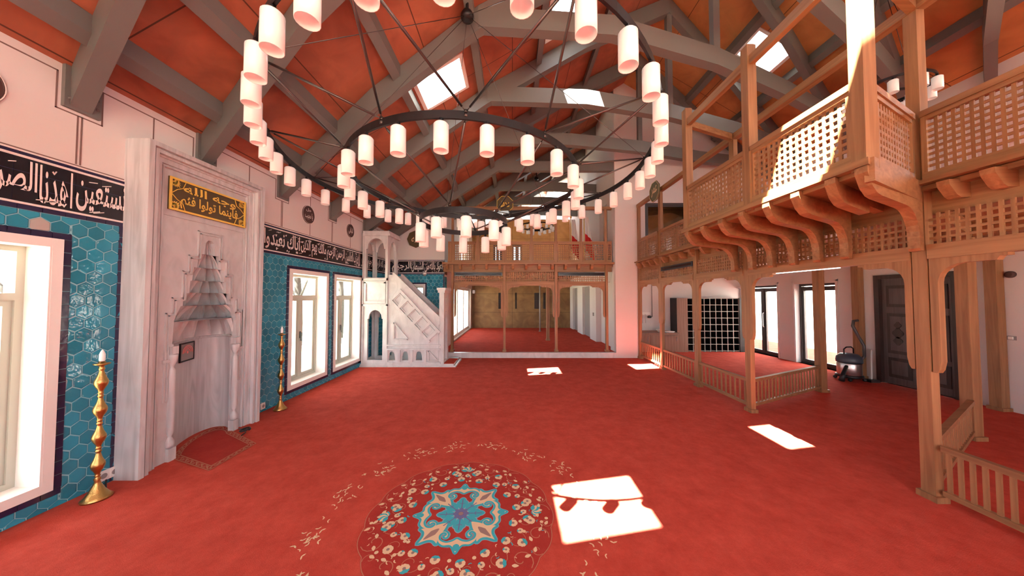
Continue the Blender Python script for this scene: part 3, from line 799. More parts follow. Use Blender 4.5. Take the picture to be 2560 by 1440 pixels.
# ------------------------------------------------------------ calligraphy bands
def band(name, fr, a0, a1, text, rgt, label, x0=None, org=None, w=None):
    t = thing(name, fr((a0 + a1) / 2, 0, 2.36), label, 'calligraphy band', 'tiled calligraphy bands')
    mb = MB(); n = max(1, round((a1 - a0) / .155))
    for i in range(n):
        for z0, z1 in ((2.418, 2.53), (2.532, 2.645), (2.647, 2.752)):
            mb.box(a0 + (a1 - a0) * i / n + .001, a0 + (a1 - a0) * (i + 1) / n - .001, -.008, 0, z0, z1, 0, fr)
    mb.box(a0, a1, -.005, 0, 2.41, 2.76, 1, fr)
    mb.build('black_tiles', [M['black'], M['blueyarn']], t)
    mb = MB()
    for z0, z1 in ((2.400, 2.416), (2.752, 2.770), (2.795, 2.808)): mb.box(a0, a1, -.011, 0, z0, z1, 0, fr)
    mb.build('white_line', M['ivory'], t)
    n = round((a1 - a0) / .12)
    for z0, z1 in ((2.362, 2.398), (2.771, 2.794)):
        mb = MB()
        for i in range(n): mb.box(a0 + (a1 - a0) * i / n + .002, a0 + (a1 - a0) * (i + 1) / n - .002, -.010, 0, z0, z1, 0, fr)
        mb.build('navy_strip', M['navy'], t)
    mb = MB(); rm = random.Random(int(a1 * 10))
    for i in range(int((a1 - a0) / .055)):
        a = a0 + .03 + (a1 - a0 - .06) * rm.random(); z = rm.choice((2.715, 2.70, 2.66, 2.445, 2.455)); l = rm.uniform(.015, .035); s = rm.choice((.35, .2, -1.2))
        q = [(a - l, z - l * s), (a + l, z + l * s), (a + l, z + l * s + .007), (a - l, z - l * s + .007)]
        if s < 0: q = [(a - .012, z), (a, z - .02), (a + .014, z + .012), (a + .007, z + .014), (a, z - .006), (a - .006, z + .008)]
        mb.plate(q, [], lambda x, y: fr(x, -.012, y), lambda x, y: fr(x, -.009, y))
    mb.build('vowel_marks', M['ivory'], t)
    for tx, (l0, l1) in text:
        lettering(tx, fr(l0, -.009, 2.435), rgt, (0, 0, 1), l1 - l0, .30, M['ivory'], t, bold=.016, depth=.003)
    return t
frLb = lambda a, d, z: (XL - d, a, z)
band('calligraphy_band', frLb, -3.0, 2.79, [('نستعين', (2.48, 2.80)), ('اهدنا', (2.285, 2.46)), ('الصراط', (1.98, 2.275)), ('المستقيم', (1.5, 1.95))], (0, 1, 0), 'black tile band of white script left of the marble mihrab')
band('calligraphy_band', frLb, 4.11, YE - .01, [('واياك', (4.13, 4.48)), ('اياك نعبد', (4.50, 5.12)), ('مالك يوم الدين', (5.15, 5.85)), ('الرحمن الرحيم', (5.88, 6.50)), ('رب العالمين', (6.53, 7.0)), ('الحمد لله', (7.02, 7.5)), ('بسم الله الرحمن الرحيم', (7.55, 8.70))], (0, 1, 0),
     'black tile band of white script between the mihrab and the minbar')
band('calligraphy_band', lambda a, d, z: (a, YE + d, z), XL + .02, XF0, [('الرجيم', (-3.55, -2.98)), ('من الشيطان', (-2.97, -2.46)), ('اعوذ بالله', (-2.44, -2.06))], (1, 0, 0), 'black tile band of white script on the end wall behind the minbar')

def roundel(y, z, r, text, label):
    t = thing('roundel', (XL + .01, y, z), label, 'roundel', 'brown calligraphy roundels')
    mb = MB()
    rows = [[(XL + d, y + rr * .96 * cos(2 * pi * k / 40), z + rr * sin(2 * pi * k / 40)) for k in range(40)] for rr, d in ((r, 0), (r, .012), (r * .93, .012), (r * .92, .008))]
    mb.grid(rows, 0, False, True); mb.flat(rows[-1]); mb.build('disc', M['maroon'], t)
    mb = MB(); rows = [[(XL + .013, y + rr * .96 * cos(2 * pi * k / 40), z + rr * sin(2 * pi * k / 40)) for k in range(40)] for rr in (r * .99, r * .95)]
    mb.grid(rows, 0, False, True); mb.build('ring_line', M['ivory'], t)
    for tx, dy, dz, w, h in text: lettering(tx, (XL + .010, y + dy * r, z + dz * r), (0, 1, 0), (0, 0, 1), w * r, h * r, M['ivory'], t, bold=.01)
roundel(1.96, 3.20, .165, [('يا باعث', -.6, -.45, 1.2, .95)], 'brown oval roundel of white script cut by the left edge of the photo')
roundel(5.335, 3.19, .165, [('يا مجيب', -.62, -.55, 1.25, .8), ('جل', -.45, .3, .8, .4)], 'brown oval roundel of white script nearer the mihrab, midway along the upper wall')
roundel(6.73, 3.21, .155, [('الباقى', -.6, -.5, 1.2, .95)], 'brown oval roundel of white script close to the top of the minbar')

def octagon(c, r, rgt, mat_, mline, text, label, rot=22.5):
    c = Vector(c); rgt = Vector(rgt); up = Vector((0, 0, 1)); n = rgt.cross(up)
    t = thing('octagonal_sign', c, label, 'sign', 'octagonal calligraphy signs')
    P = lambda q, rr, d: c + rgt * (rr * cos(q)) + up * (rr * sin(q)) + n * d
    A = [radians(rot + 45 * k) for k in range(8)]
    mb = MB(); rows = [[P(a, rr, d) for a in A] for rr, d in ((r, 0), (r, .03), (r * .9, .03), (r * .9, .022))]
    mb.grid(rows, 0, False, True); mb.flat(rows[-1]); mb.flat(rows[0][::-1]); mb.build('board', mat_, t)
    mb = MB(); mb.grid([[P(a, rr, .032) for a in A] for rr in (r, r * .95)], 0, False, True); mb.build('rim', mline, t)
    for tx, dx, dz, w, h in text: lettering(tx, c + rgt * (dx * r) + up * (dz * r) + n * .023, rgt, up, w * r, h * r, M['gold'] if mline is M['gold'] else M['cream'], t, bold=.012)
octagon((-2.85, YE - .002, 3.41), .26, (1, 0, 0), M['olive'], M['olive'], [('الله', -.5, -.4, 1.0, .85)], 'dark octagonal sign of gold script on the pink end wall beside the minbar', 0)
octagon((-.20, 8.36, 4.33), .25, (1, 0, 0), M['olive'], M['gold'], [('محمد', -.5, -.35, 1.0, .75)], 'dark octagonal sign of gold script on the beam over the far gallery')
octagon((3.43, 7.02, 4.22), .25, (0, -1, 0), M['green'], M['cream'], [('عمر', -.55, -.45, 1.1, .95)], 'olive green octagonal sign with a cream rim on the side gallery post')
t = thing('dome_camera', (-2.57, YE - .03, 2.37), 'small white dome camera below the script band on the end wall', 'camera')
mb = MB(); mb.lathe([(.055, 0), (.055, .03), (.04, .05)], (-2.57, YE - .06, 2.36), 14); mb.box(-2.61, -2.53, YE - .07, YE, 2.39, 2.42); mb.build('mount', M['whitepaint'], t)
mb = MB(); mb.lathe([(.01, -.05), (.03, -.04), (.045, -.02), (.05, 0)], (-2.57, YE - .06, 2.36), 14); mb.build('dome', M['plaquegrey'], t)

# ------------------------------------------------------------ candlesticks, sockets, niche rug
def candlestick(x, y, label):
    t = thing('candlestick', (x, y, 0), label, 'candlestick', 'tall brass candlesticks')
    mb = MB()
    pr = [(.085, 0), (.088, .012), (.07, .03), (.045, .07), (.024, .12), (.016, .15), (.022, .165), (.014, .18)]
    for i in range(4):
        z = .185 + i * .23
        pr += [(.014, z), (.019, z + .006), (.014, z + .014), (.016, z + .03), (.022, z + .045), (.032, z + .065), (.039, z + .085), (.0405, z + .10), (.038, z + .115), (.031, z + .132), (.024, z + .15), (.018, z + .172), (.0145, z + .19), (.013, z + .20), (.018, z + .208), (.018, z + .216), (.014, z + .222)]
    pr += [(.014, 1.105), (.022, 1.115), (.046, 1.125), (.048, 1.133), (.02, 1.135), (.02, 1.15)]
    mb.lathe(pr, (x, y, 0), 24); mb.build('stem', M['brass'], t)
    mb = MB(); mb.lathe([(.014, 1.15), (.018, 1.16), (.018, 1.21), (.01, 1.235), (.002, 1.25)], (x, y, 0), 12); mb.build('candle_bulb', M['shade'], t)
candlestick(-3.50, 2.545, 'tall knobbed brass candlestick between the near window and the mihrab')
candlestick(-3.50, 4.52, 'tall knobbed brass candlestick on the far side of the mihrab')
def socket(y, z, n, label):
    t = thing('wall_socket', (XL + .01, y, z), label, 'socket', 'white wall sockets')
    mb = MB(); mb.box(XL, XL + .018, y - .038 * n, y + .038 * n, z - .045, z + .045)
    for i in range(n): mb.box(XL + .018, XL + .021, y - .038 * n + .076 * i + .006, y - .038 * n + .076 * i + .070, z - .038, z + .038)
    mb.build('plate', M['whitepaint'], t)
    for i in range(n):
        yc = y - .038 * n + .076 * i + .038
        mb = MB(); mb.grid([[(XL + d, yc + r * cos(q), z + r * sin(q)) for q in [2 * pi * k / 16 for k in range(16)]] for r, d in ((.024, .0225), (.021, .0225), (.001, .0225))], 0, False, True)
        for s in (-.01, .01): mb.box(XL + .022, XL + .024, yc + s - .003, yc + s + .003, z - .003, z + .003)
        mb.build('outlet', M['plaquegrey'], t)
socket(2.755, .085, 2, 'double white wall socket behind the nearest candlestick')
socket(4.43, .085, 1, 'single white wall socket beside the mihrab near the far candlestick')
mb = MB()
mb.tube([(-3.66, 2.72, .05), (-3.58, 2.66, .012), (-3.55, 2.60, .010), (-3.52, 2.56, .012)], .006, 6)
tag(mb.build('power_cable', M['blackp']), 'thin dark cable from the double socket to the nearest candlestick', 'cable')

def rug_shape(u, v):
    """u across (-1..1), v from the hall edge (0) to the niche apse (2)"""
    x = -2.96 - .62 * v; y = 3.21 + .28 * min(v, .95) + .62 * max(0, v - .95) + u * (.27 + .06 * min(v, .95))
    return x, y
def arch(k, r, z):
    pts = [(-1, 0), (1, 0)] ; out = []
    for u, v in ((-r, (1 - r) * .45), (r, (1 - r) * .45)): out.append((*rug_shape(u, v), z))
    for i in range(17):
        a = pi * i / 16; u, v = r * cos(a), .95 + .52 * r * sin(a); out.append((*rug_shape(u, v), z))
    return out
mb = MB(); mb.flat(arch(0, 1.0, .003)); rug = mb.build('prayer_rug', M['carpet_dark'], None)
tag(rug, 'arched red rug with a pale vine border at the foot of the mihrab', 'rug')
mb = MB(); a, b = arch(0, 1.0, .005), arch(0, .965, .005); c, d = arch(0, .80, .005), arch(0, .765, .005)
mb.grid([a, b], 0, False, True); mb.grid([c, d], 0, False, True)
n = len(a)
def along(poly, s):
    L = [(Vector(poly[(i + 1) % n]) - Vector(poly[i])).length for i in range(n)]; T = sum(L) * s
    for i in range(n):
        if T <= L[i]: return Vector(poly[i]).lerp(Vector(poly[(i + 1) % n]), T / L[i])
        T -= L[i]
    return Vector(poly[0])
o_, i_ = arch(0, .95, .0055), arch(0, .82, .0055)
NV = 60
for i in range(NV * 4):
    s = i / (NV * 4); f = .5 + .42 * sin(2 * pi * i / 8); s2 = (i + 1) / (NV * 4); f2 = .5 + .42 * sin(2 * pi * (i + 1) / 8)
    p = along(o_, s).lerp(along(i_, s), f); q = along(o_, s2 % 1).lerp(along(i_, s2 % 1), f2)
    nn = (q - p).cross(Vector((0, 0, 1))).normalized() * .006
    mb.flat([p - nn, q - nn, q + nn, p + nn])
    if i % 4 == 1:
        m_ = along(o_, s).lerp(along(i_, s), 1 - f); u = (q - p).normalized() * .016; v = nn * 1.4
        mb.flat([m_ - u, m_ + v, m_ + u, m_ - v])
mb.build('vine_border', M['carpet_line'], rug, fix=False)
t = thing('cable_bundle', (-3.38, 3.80, .01), 'small dark tangled bundle lying on the border of the arched rug', 'cable')
mb = MB(); rnd = random.Random(3)
mb.tube([(-3.38 + .05 * cos(a) * (1 - a / 30), 3.80 + .06 * sin(a), .014 + .004 * a / 3) for a in [i * .5 for i in range(26)]], .007, 6)
mb.tube([(-3.38, 3.80, .012), (-3.32, 3.74, .010), (-3.30, 3.66, .010)], .006, 6); mb.tube([(-3.40, 3.82, .012), (-3.50, 3.84, .010)], .006, 6)
mb.build('cord', M['blackp'], t)

# ------------------------------------------------------------ minbar
mn = thing('minbar', (-2.7, 7.5, 0), 'white marble minbar with a stair, coffered flank and arched canopy in the corner', 'minbar')
YM, YW = 7.25, 7.86                                      # near flank and far flank
mb = MB(); mb.box(-3.69, -1.36, YM - .05, YW + .2, 0, .035); mb.box(-3.69, -1.42, YM - .02, YW + .15, .035, .07); mb.build('plinth', M['marble2'], mn)
mb = MB(); mb.box(-1.66, -1.42, YM + .01, YW, .07, .078); mb.build('step_carpet', M['carpet'], mn)
px = lambda u: (u - 1280) / 740 * YM
pz = lambda v: 1.7 + (742 - v) / 740 * YM
def archp(c, w, z0, zs, n=8, cusp=.0):
    """arched outline: from the left foot up and round to the right foot"""
    out = [(c - w, z0), (c - w, zs), (c - w * .86, zs), (c - w * .86, zs + .03)]
    for i in range(n + 1):
        a = pi - pi * i / n; out.append((c + w * .84 * cos(a), zs + .04 + w * .95 * sin(a)))
    return out + [(c + w * .86, zs + .03), (c + w * .86, zs), (c + w, zs), (c + w, z0)]
def flank(y0, y1, name):
    mb = MB()
    holes = [archp(px(u), .075, .155, .26, 6) for u in (981.6, 1014.5, 1048.7)]
    mb.plate([(-3.035, .07), (-1.785, .07), (-1.785, 1.14), (-2.93, 2.24), (-3.035, 2.24)], holes, lambda x, z: (x, y0, z), lambda x, z: (x, y1, z))
    return mb
mb = flank(YM, YM + .05, 'f'); fl = mb.build('flank', M['marble2'], mn)
mb = MB(); yy = YM
A = Vector((px(1002), 0, pz(730))); D = Vector((px(1098.3) - px(1002), 0, pz(832) - pz(730))).normalized(); Nn = Vector((D.z, 0, -D.x))
if Nn.z > 0: Nn = -Nn
def strip(p, q, w, out=.045): mb.beam((p.x, yy - out / 2, p.z), (q.x, yy - out / 2, q.z), out, w, 0, (D.x if abs((q - p).normalized().dot(D)) < .3 else Nn.x, 0, D.z if abs((q - p).normalized().dot(D)) < .3 else Nn.z))
L = 1.38
for off in (-.02, .31): strip(A + Nn * off - D * .06, A + Nn * off + D * L, .06, .047)
for i in range(6): strip(A + D * (i * .265 - .02) + Nn * .0, A + D * (i * .265 - .02) + Nn * .31, .075, .043)
for i in range(5):                                       # recessed coffer bevels
    c = A + D * (i * .265 + .112) + Nn * .145
    for s in (-1, 1):
        strip(c + D * (s * .082) - Nn * .115, c + D * (s * .082) + Nn * .115, .022, .026); strip(c + Nn * (s * .104) - D * .09, c + Nn * (s * .104) + D * .09, .022, .029)
mb.build('coffer_frame', M['marble2'], fl)
mb = MB()
T = [Vector((px(u), 0, pz(v))) for u, v in ((986, 806), (986, 847), (1022, 848))]
for p, q in zip(T, T[1:] + T[:1]): mb.beam((p.x, YM - .016, p.z), (q.x, YM - .016, q.z), .034, .028, 0, (0, 1, 0))
T = [Vector((px(u), 0, pz(v))) for u, v in ((1073, 876), (1095, 900), (1073, 901))]
for p, q in zip(T, T[1:] + T[:1]): mb.beam((p.x, YM - .016, p.z), (q.x, YM - .016, q.z), .034, .024, 0, (0, 1, 0))
for v, w in ((862, .03), (872, .035), (906, .05)): mb.box(-3.04, -1.74, YM - .035, YM, pz(v) - w / 2, pz(v) + w / 2)
for u in (969, 1000, 1031, 1065): mb.box(px(u) - .03, px(u) + .03, YM - .032, YM, pz(904), pz(874))
mb.build('base_moulding', M['marble2'], fl)
mb = flank(YW - .05, YW, 'f'); mb.build('flank', M['marble2'], mn)
mb = MB()                                                # sloping balustrade slabs
for y0, y1 in ((YM - .01, YM + .06), (YW - .06, YW + .01)):
    mb.plate([(-2.93, 2.14), (-1.76, 1.00), (-1.76, 1.20), (-2.90, 2.30), (-2.93, 2.30)], [], lambda x, z: (x, y0, z), lambda x, z: (x, y1, z))
mb.build('balustrade', M['marble2'], mn)
mb = MB()
for i in range(8): 
    x1 = -1.75 - i * .15; mb.box(x1 - .17, x1, YM + .052, YW - .052, .02 + (i + 1) * .23, .07 + (i + 1) * .23); mb.box(x1 - .03, x1 - .002, YM + .052, YW - .052, .07 + i * .23, .02 + (i + 1) * .23)
mb.build('stairs', M['marble2'], mn)
# portal
mb = MB(); frp = lambda a, d, z: (-1.68 - d, a, z)
mb.plate([(YM, .07), (YW, .07), (YW, 1.84), (YM, 1.84)],
         [archp((YM + YW) / 2, .17, .10, 1.15)], lambda a, z: (-1.68, a, z), lambda a, z: (-1.78, a, z))
mb.box(-1.81, -1.64, YM - .03, YW + .03, 1.80, 1.86); mb.box(-1.83, -1.62, YM - .05, YW + .05, 1.86, 1.92)
mb.box(-1.682, -1.672, YM + .26, YM + .36, 1.5, 1.66); mb.box(-1.72, -1.66, YM - .012, YM + .03, .07, 1.8)
mb.build('portal', M['marble2'], mn)
# canopy tower
mb = MB()
x0, x1 = -3.66, -3.04
def tower_side(mbx, A0, A1, fa, fb):
    c = (A0 + A1) / 2; w = (A1 - A0) / 2 - .07
    hs = [archp(c, w, 2.17, 2.85)]
    mbx.plate([(A0, .07), (A1, .07), (A1, 3.24), (A0, 3.24)], hs, fa, fb)
mb.plate([(x0, .07), (x1, .07), (x1, 3.24), (x0, 3.24)], [archp((x0 + x1) / 2, .235, 2.17, 2.88), archp(-3.345, .185, .16, 1.16)], lambda x, z: (x, YM, z), lambda x, z: (x, YM + .06, z))
mb.plate([(x0, .07), (x1, .07), (x1, 3.24), (x0, 3.24)], [archp((x0 + x1) / 2, .235, 2.17, 2.88), archp(-3.345, .185, .16, 1.16)], lambda x, z: (x, YW - .06, z), lambda x, z: (x, YW, z))
mb.plate([(YM + .06, 2.1), (YW - .06, 2.1), (YW - .06, 3.24), (YM + .06, 3.24)], [archp((YM + YW) / 2, .19, 2.14, 2.88)], lambda y, z: (x1, y, z), lambda y, z: (x1 - .06, y, z))
mb.plate([(YM + .06, .07), (YW - .06, .07), (YW - .06, 3.24), (YM + .06, 3.24)], [archp((YM + YW) / 2, .19, 2.2, 2.88), archp((YM + YW) / 2, .19, .16, 1.16)], lambda y, z: (x0, y, z), lambda y, z: (x0 + .06, y, z))
mb.box(x0 + .06, x1 - .06, YM + .06, YW - .06, 2.08, 2.14)
mb.build('tower', M['marble2'], mn)
mb = MB(); mb.box(x0 - .0, x1 + .05, YM - .04, YW + .04, 3.20, 3.26); mb.box(x0, x1 + .02, YM - .02, YW + .02, 3.26, 3.32); mb.build('cornice', M['marble2'], mn)
mb = MB()
for p in ((x0 + .05, x0 + .09, 1.55, 2.06), (x1 - .09, x1 - .05, 1.55, 2.06), (x0 + .09, x1 - .09, 1.55, 1.59), (x0 + .05, x1 - .05, 2.03, 2.08), (x0, x1, 2.10, 2.16), (x0, x1, 1.48, 1.52), (x0, x0 + .03, .07, 3.2), (x1 - .03, x1 + .0, .07, 3.2)):
    mb.box(p[0], p[1], YM - .03, YM, p[2], p[3])
mb.build('panel_moulding', M['marble2'], mn)
# ------------------------------------------------------------ oak galleries
OAK = [M['wx'], M['wy'], M['wz']]
def lattice(mbx, fr, a0, a1, z0, z1, pitch, bar, d0, d1, ia, iz):
    """square-hole lattice: upright and level bars"""
    na = max(2, round((a1 - a0) / pitch)); nz = max(2, round((z1 - z0) / pitch))
    for i in range(1, na): a = a0 + (a1 - a0) * i / na; mbx.box(a - bar / 2, a + bar / 2, d0, d1, z0, z1, iz, fr)
    for i in range(1, nz): z = z0 + (z1 - z0) * i / nz; mbx.box(a0, a1, d0 + .001, d1 - .001, z - bar / 2, z + bar / 2, ia, fr)
def lattice_rail(name, fr, a0, a1, z0, z1, label, ia, panels=1, pitch=.055, loc=None, parent=None, bar=.022, pad=.07):
    t = parent or thing(name, fr((a0 + a1) / 2, 0, z0), label, 'lattice railing', 'oak lattice railings')
    mb = MB()
    mb.box(a0, a1, -.02, .05, z1 - .05, z1, ia, fr); f = mb.build('top_rail', OAK, t)
    mb = MB(); mb.box(a0, a1, -.01, .04, z0, z0 + pad, ia, fr); mb.build('bottom_rail', OAK, t)
    for i in range(panels):
        b0 = a0 + (a1 - a0) * i / panels; b1 = a0 + (a1 - a0) * (i + 1) / panels
        mb = MB()
        for q in ((b0, b0 + .035), (b1 - .035, b1)): mb.box(q[0], q[1], -.008, .038, z0 + pad, z1 - .05, 2, fr)
        mb.box(b0 + .035, b1 - .035, -.008, .038, z1 - .085, z1 - .05, ia, fr)
        lattice(mb, fr, b0 + .035, b1 - .035, z0 + pad, z1 - .085, pitch, bar, .006, .018, ia, 2)
        mb.build('lattice_panel', OAK, t)
    return t
def post(name, x, y, z0, z1, label, w=.10, d=.065, foot=True, group='oak gallery posts', cat='post'):
    t = thing(name, (x, y, z0), label, cat, group)
    mb = MB(); mb.box(x - d / 2, x + d / 2, y - w / 2, y + w / 2, z0, z1)
    mb.build('shaft', M['wz'], t)
    if foot:
        mb = MB(); mb.box(x - d / 2 - .02, x + d / 2 + .02, y - w / 2 - .02, y + w / 2 + .02, z0, z0 + .05); mb.build('foot', M['wz'], t)
    return t
def arcade(fr, a0, a1, label, ia, sign=False, zb=2.02, zt=2.40, leg=1.07, r=.15, left=True, right=True, pitch=.052):
    """screen between two posts: beam, lattice strip and rounded brackets with long legs"""
    t = thing('arcade_screen', fr((a0 + a1) / 2, 0, zb), label, 'arcade screen', 'oak arcade screens')
    mb = MB(); mb.box(a0, a1, .0, .08, zb, zb + .12, ia, fr); mb.build('beam', OAK, t)
    mb = MB(); z1 = zt - (.10 if sign else 0)
    lattice(mb, fr, a0, a1, zb + .12, z1, pitch, .020, .03, .043, ia, 2); mb.build('lattice_strip', OAK, t)
    if sign:
        mb = MB(); mb.box(a0 + .01, a1 - .01, .0, .045, z1, zt - .005, 0, fr); mb.box(a0 + .05, a1 - .05, -.004, 0, z1 + .025, zt - .03, 1, fr); mb.build('dark_board', [M['darkslat'], M['black']], t)
    L = min(.40, (a1 - a0) * .36)
    def br(s, base):
        q = [(0, leg), (0, zb), (L, zb), (L, zb - .022), (L - .035, zb - .022), (L - .05, zb - .05), (.05 + r, zb - .05)]
        for i in range(1, 7):
            a = pi / 2 + (pi / 2) * i / 6; q.append((.05 + r + r * cos(a), zb - .05 - r + r * sin(a)))
        q += [(.05, leg + .10), (.038, leg + .03), (.022, leg)]
        mb = MB(); mb.plate([(base + s * x, z) for x, z in q], [], lambda a, z: fr(a, .015, z), lambda a, z: fr(a, .065, z), 2); mb.build('bracket', OAK, t)
    if left: br(1, a0)
    if right: br(-1, a1)
    return t
def low_rail(p0, p1, label, n=None):
    p0 = Vector((*p0, 0)); p1 = Vector((*p1, 0)); L = (p1 - p0).length; d = (p1 - p0) / L
    along_x = abs(d.x) > abs(d.y)
    g = M['wx'] if along_x else M['wy']
    t = thing('low_balustrade', (p0 + p1) / 2, label, 'balustrade', 'low oak balustrades')
    mb = MB(); mb.beam(p0 + Vector((0, 0, .45)), p1 + Vector((0, 0, .45)), .05, .045); mb.build('top_rail', g, t)
    mb = MB(); mb.beam(p0 + Vector((0, 0, .09)), p1 + Vector((0, 0, .09)), .04, .04); mb.build('bottom_rail', g, t)
    n = n or max(3, round(L / .10))
    proto = None
    for i in range(n):
        q = p0 + d * (L * (i + .5) / n)
        if proto is None:
            mb = MB(); mb.beam(q + Vector((0, 0, .10)), q + Vector((0, 0, .44)), .026, .014, 0, (-d.y, d.x, 0)); proto = mb.build('baluster', M['wz'], t); q0 = q
        else:
            o = proto.copy(); C.objects.link(o); o.parent = t; o.matrix_parent_inverse = proto.matrix_parent_inverse; o.location = q - q0
    return t

# side gallery along X = 3.5
fG = lambda a, d, z: (XG + d, a, z)
PY = (8.22, 7.01, 5.68, 4.44, 2.545, .75)
post('gallery_post', XG + .045, PY[0], 0, 4.22, 'oak side gallery post next to the white pier, farthest from the camera')
post('gallery_post', XG + .045, PY[1], 0, 4.22, 'oak side gallery post that carries the olive green octagonal sign')
post('gallery_post', XG + .045, PY[2], 0, 2.64, 'oak side gallery post in front of the black shoe shelf')
post('gallery_post', XG + .045, PY[3], 0, 2.64, 'oak side gallery post at the corner of the low balustrade, before the glazed doors')
post('gallery_post', XG + .045, PY[4], 0, 4.24, 'large oak side gallery post nearest the camera, in front of the dark carved door', w=.09, d=.07)
o = post('pillar', XG + .045, PY[5], 0, 4.24, '')
for k_ in ('label', 'category', 'group'): del o[k_]
struct(o)
g = (.05, .05)
arcade(fG, PY[1] + .05, PY[0] - .05, 'oak arcade screen of the side gallery bay next to the white pier', 1)
arcade(fG, PY[2] + .05, PY[1] - .05, 'oak arcade screen with a dark sign board, side gallery bay under the green octagon', 1, sign=True)
arcade(fG, PY[3] + .05, PY[2] - .05, 'oak arcade screen of the side gallery bay in front of the black shoe shelf', 1)
arcade(fG, PY[4] + .055, PY[3] - .05, 'widest oak arcade screen, under the projecting balcony', 1)
arcade(fG, PY[5] + .05, PY[4] - .055, 'oak arcade screen cut by the right edge of the photo', 1)
low_rail((XG + .05, PY[1] + .06), (XG + .05, PY[0] - .06), 'low oak balustrade of the bay next to the white pier, partly sunlit')
low_rail((XG + .05, PY[2] + .06), (XG + .05, PY[1] - .06), 'low oak balustrade below the arch with the brown counter behind')
low_rail((XG + .05, PY[3] + .06), (XG + .05, PY[2] - .06), 'low oak balustrade below the arch with the black shoe shelf behind')
low_rail((XG + .10, PY[3] + .03), (5.50, 5.34), 'low oak balustrade running back from the corner post towards the glazed doors')
low_rail((XG + .10, PY[4] + .03), (5.46, 3.56), 'low oak balustrade running back from the nearest post towards the dark door')
low_rail((XG + .05, PY[5] + .06), (XG + .05, PY[4] - .07), 'low oak balustrade at the right edge of the photo', 27)
post('inner_post', 5.56, 5.37, 0, 2.6, 'inner oak post at the end of the low balustrade before the glazed doors', w=.11, d=.11)
post('inner_post', 5.52, 3.60, 0, 2.6, 'inner oak post in front of the right half of the dark carved door', w=.11, d=.11)
post('wall_post', 7.33, 6.28, 0, 2.6, 'oak wall post behind the vacuum cleaner', w=.13, d=.12)
post('wall_post', 7.33, 4.50, 0, 2.6, 'oak wall post on the near side of the dark carved door', w=.12, d=.12)
for x, y0, y1 in ((5.55, -4, 9.6), (7.3, -4, 9.6)):
    mb = MB(); mb.box(x - .06, x + .06, y0, y1, 2.42, 2.60); struct(mb.build('beam', M['wy']))
for y0, y1 in ((5.37, 4.44), (3.6, 2.545)):
    mb = MB(); mb.beam((5.55, y0, 2.5), (XG + .08, y1, 2.5), .10, .16); struct(mb.build('beam', M['wx']))
# deck, fascia, joist ends
mb = MB(); mb.box(XG - .0, XR, -5.0, YF, 2.60, 2.64); struct(mb.build('floor', M['wy']))
mb = MB(); mb.box(XG + .12, XR, -5.0, YF, 2.64, ZD); struct(mb.build('floor', M['carpet']))
mb = MB(); mb.box(XG, XR, YF + .22, 9.7, 2.60, 2.64); struct(mb.build('ceiling', M['plaster']))
fas = thing('gallery_fascia', (XG, 4, 2.4), 'long oak fascia beam with joist ends under the side gallery railing', 'fascia beam', 'oak fascia beams')
mb = MB(); mb.box(XG + .080, XG + .12, -2, YF, 2.40, 2.60); mb.build('beam', M['wy'], fas)
for y0, y1 in ((PY[0] + .052, YF), (PY[1] + .052, PY[0] - .052), (4.7, PY[1] - .052), (-2, PY[4] - .05)):
    mb = MB(); mb.box(XG - .07, XG + .10, y0, y1, 2.645, 2.68); mb.build('edge_board', M['wy'], fas)
def joist_end(fr, a, parent, w=.035):
    mb = MB(); mb.plate([(-.09, 2.62), (-.085, 2.58), (-.03, 2.50), (.0, 2.48), (.08, 2.48), (.08, 2.62)], [], lambda d, z: fr(a - w, d, z), lambda d, z: fr(a + w, d, z)); mb.build('joist_end', M['wx'], parent)
for a in (8.1, 7.75, 7.4, 7.1, 6.75, 6.4, 6.05, 5.7, 5.35, 5.0, 4.7, 2.32, 2.10, 1.88): joist_end(fG, a, fas)
# upper railing of the side gallery
ZR0, ZR1 = 2.68, 3.28
lattice_rail('lattice_railing', fG, PY[1] + .05, PY[0] - .05, ZR0, ZR1, 'oak lattice railing upstairs next to the white pier', 1, 2)
lattice_rail('lattice_railing', fG, 4.75, PY[1] - .05, ZR0, ZR1, 'oak lattice railing upstairs between the green octagon and the balcony', 1, 3)
lattice_rail('lattice_railing', fG, 1.30, PY[4] - .055, ZR0, ZR1, 'oak lattice railing upstairs at the right edge of the photo', 1, 2, pitch=.048)
post('balcony_post', XG + .045, 4.68, 2.68, 4.22, 'oak post upstairs where the balcony meets the gallery on its far side', foot=False)
mb = MB(); mb.box(XG, XG + .09, .3, 8.26, 4.20, 4.29)
tag(mb.build('head_beam', M['wy']), 'long oak head beam on the posts of the upper side gallery', 'beam', 'oak head beams')

# projecting balcony: front from (2.55, 2.12) to (2.55, 4.30), splayed back to the gallery front
bal = thing('balcony', (3.0, 3.3, 2.66), 'projecting oak lattice balcony on curved brackets, partly sunlit', 'balcony')
BX, B0, B1, G0, G1 = 2.55, 2.10, 4.30, 2.54, 4.64
mb = MB(); mb.plate([(BX - .05, B0 - .05), (BX - .05, B1 + .05), (XG, G1 + .03), (XG, G0 - .03)], [], lambda x, y: (x, y, 2.635), lambda x, y: (x, y, 2.685)); mb.build('deck_board', M['wy'], bal)
mb = MB(); mb.plate([(BX + .02, B0 + .02), (BX + .02, B1 - .02), (XG, G1), (XG, G0)], [], lambda x, y: (x, y, 2.60), lambda x, y: (x, y, 2.634)); mb.build('soffit', M['wy'], bal)
mb = MB()
mb.beam((BX - .02, B0 - .03, 2.60), (XG, G0 - .01, 2.60), .05, .17); mb.build('side_fascia', M['wx'], bal)
fS = lambda a, d, z: (BX + d, a, z)
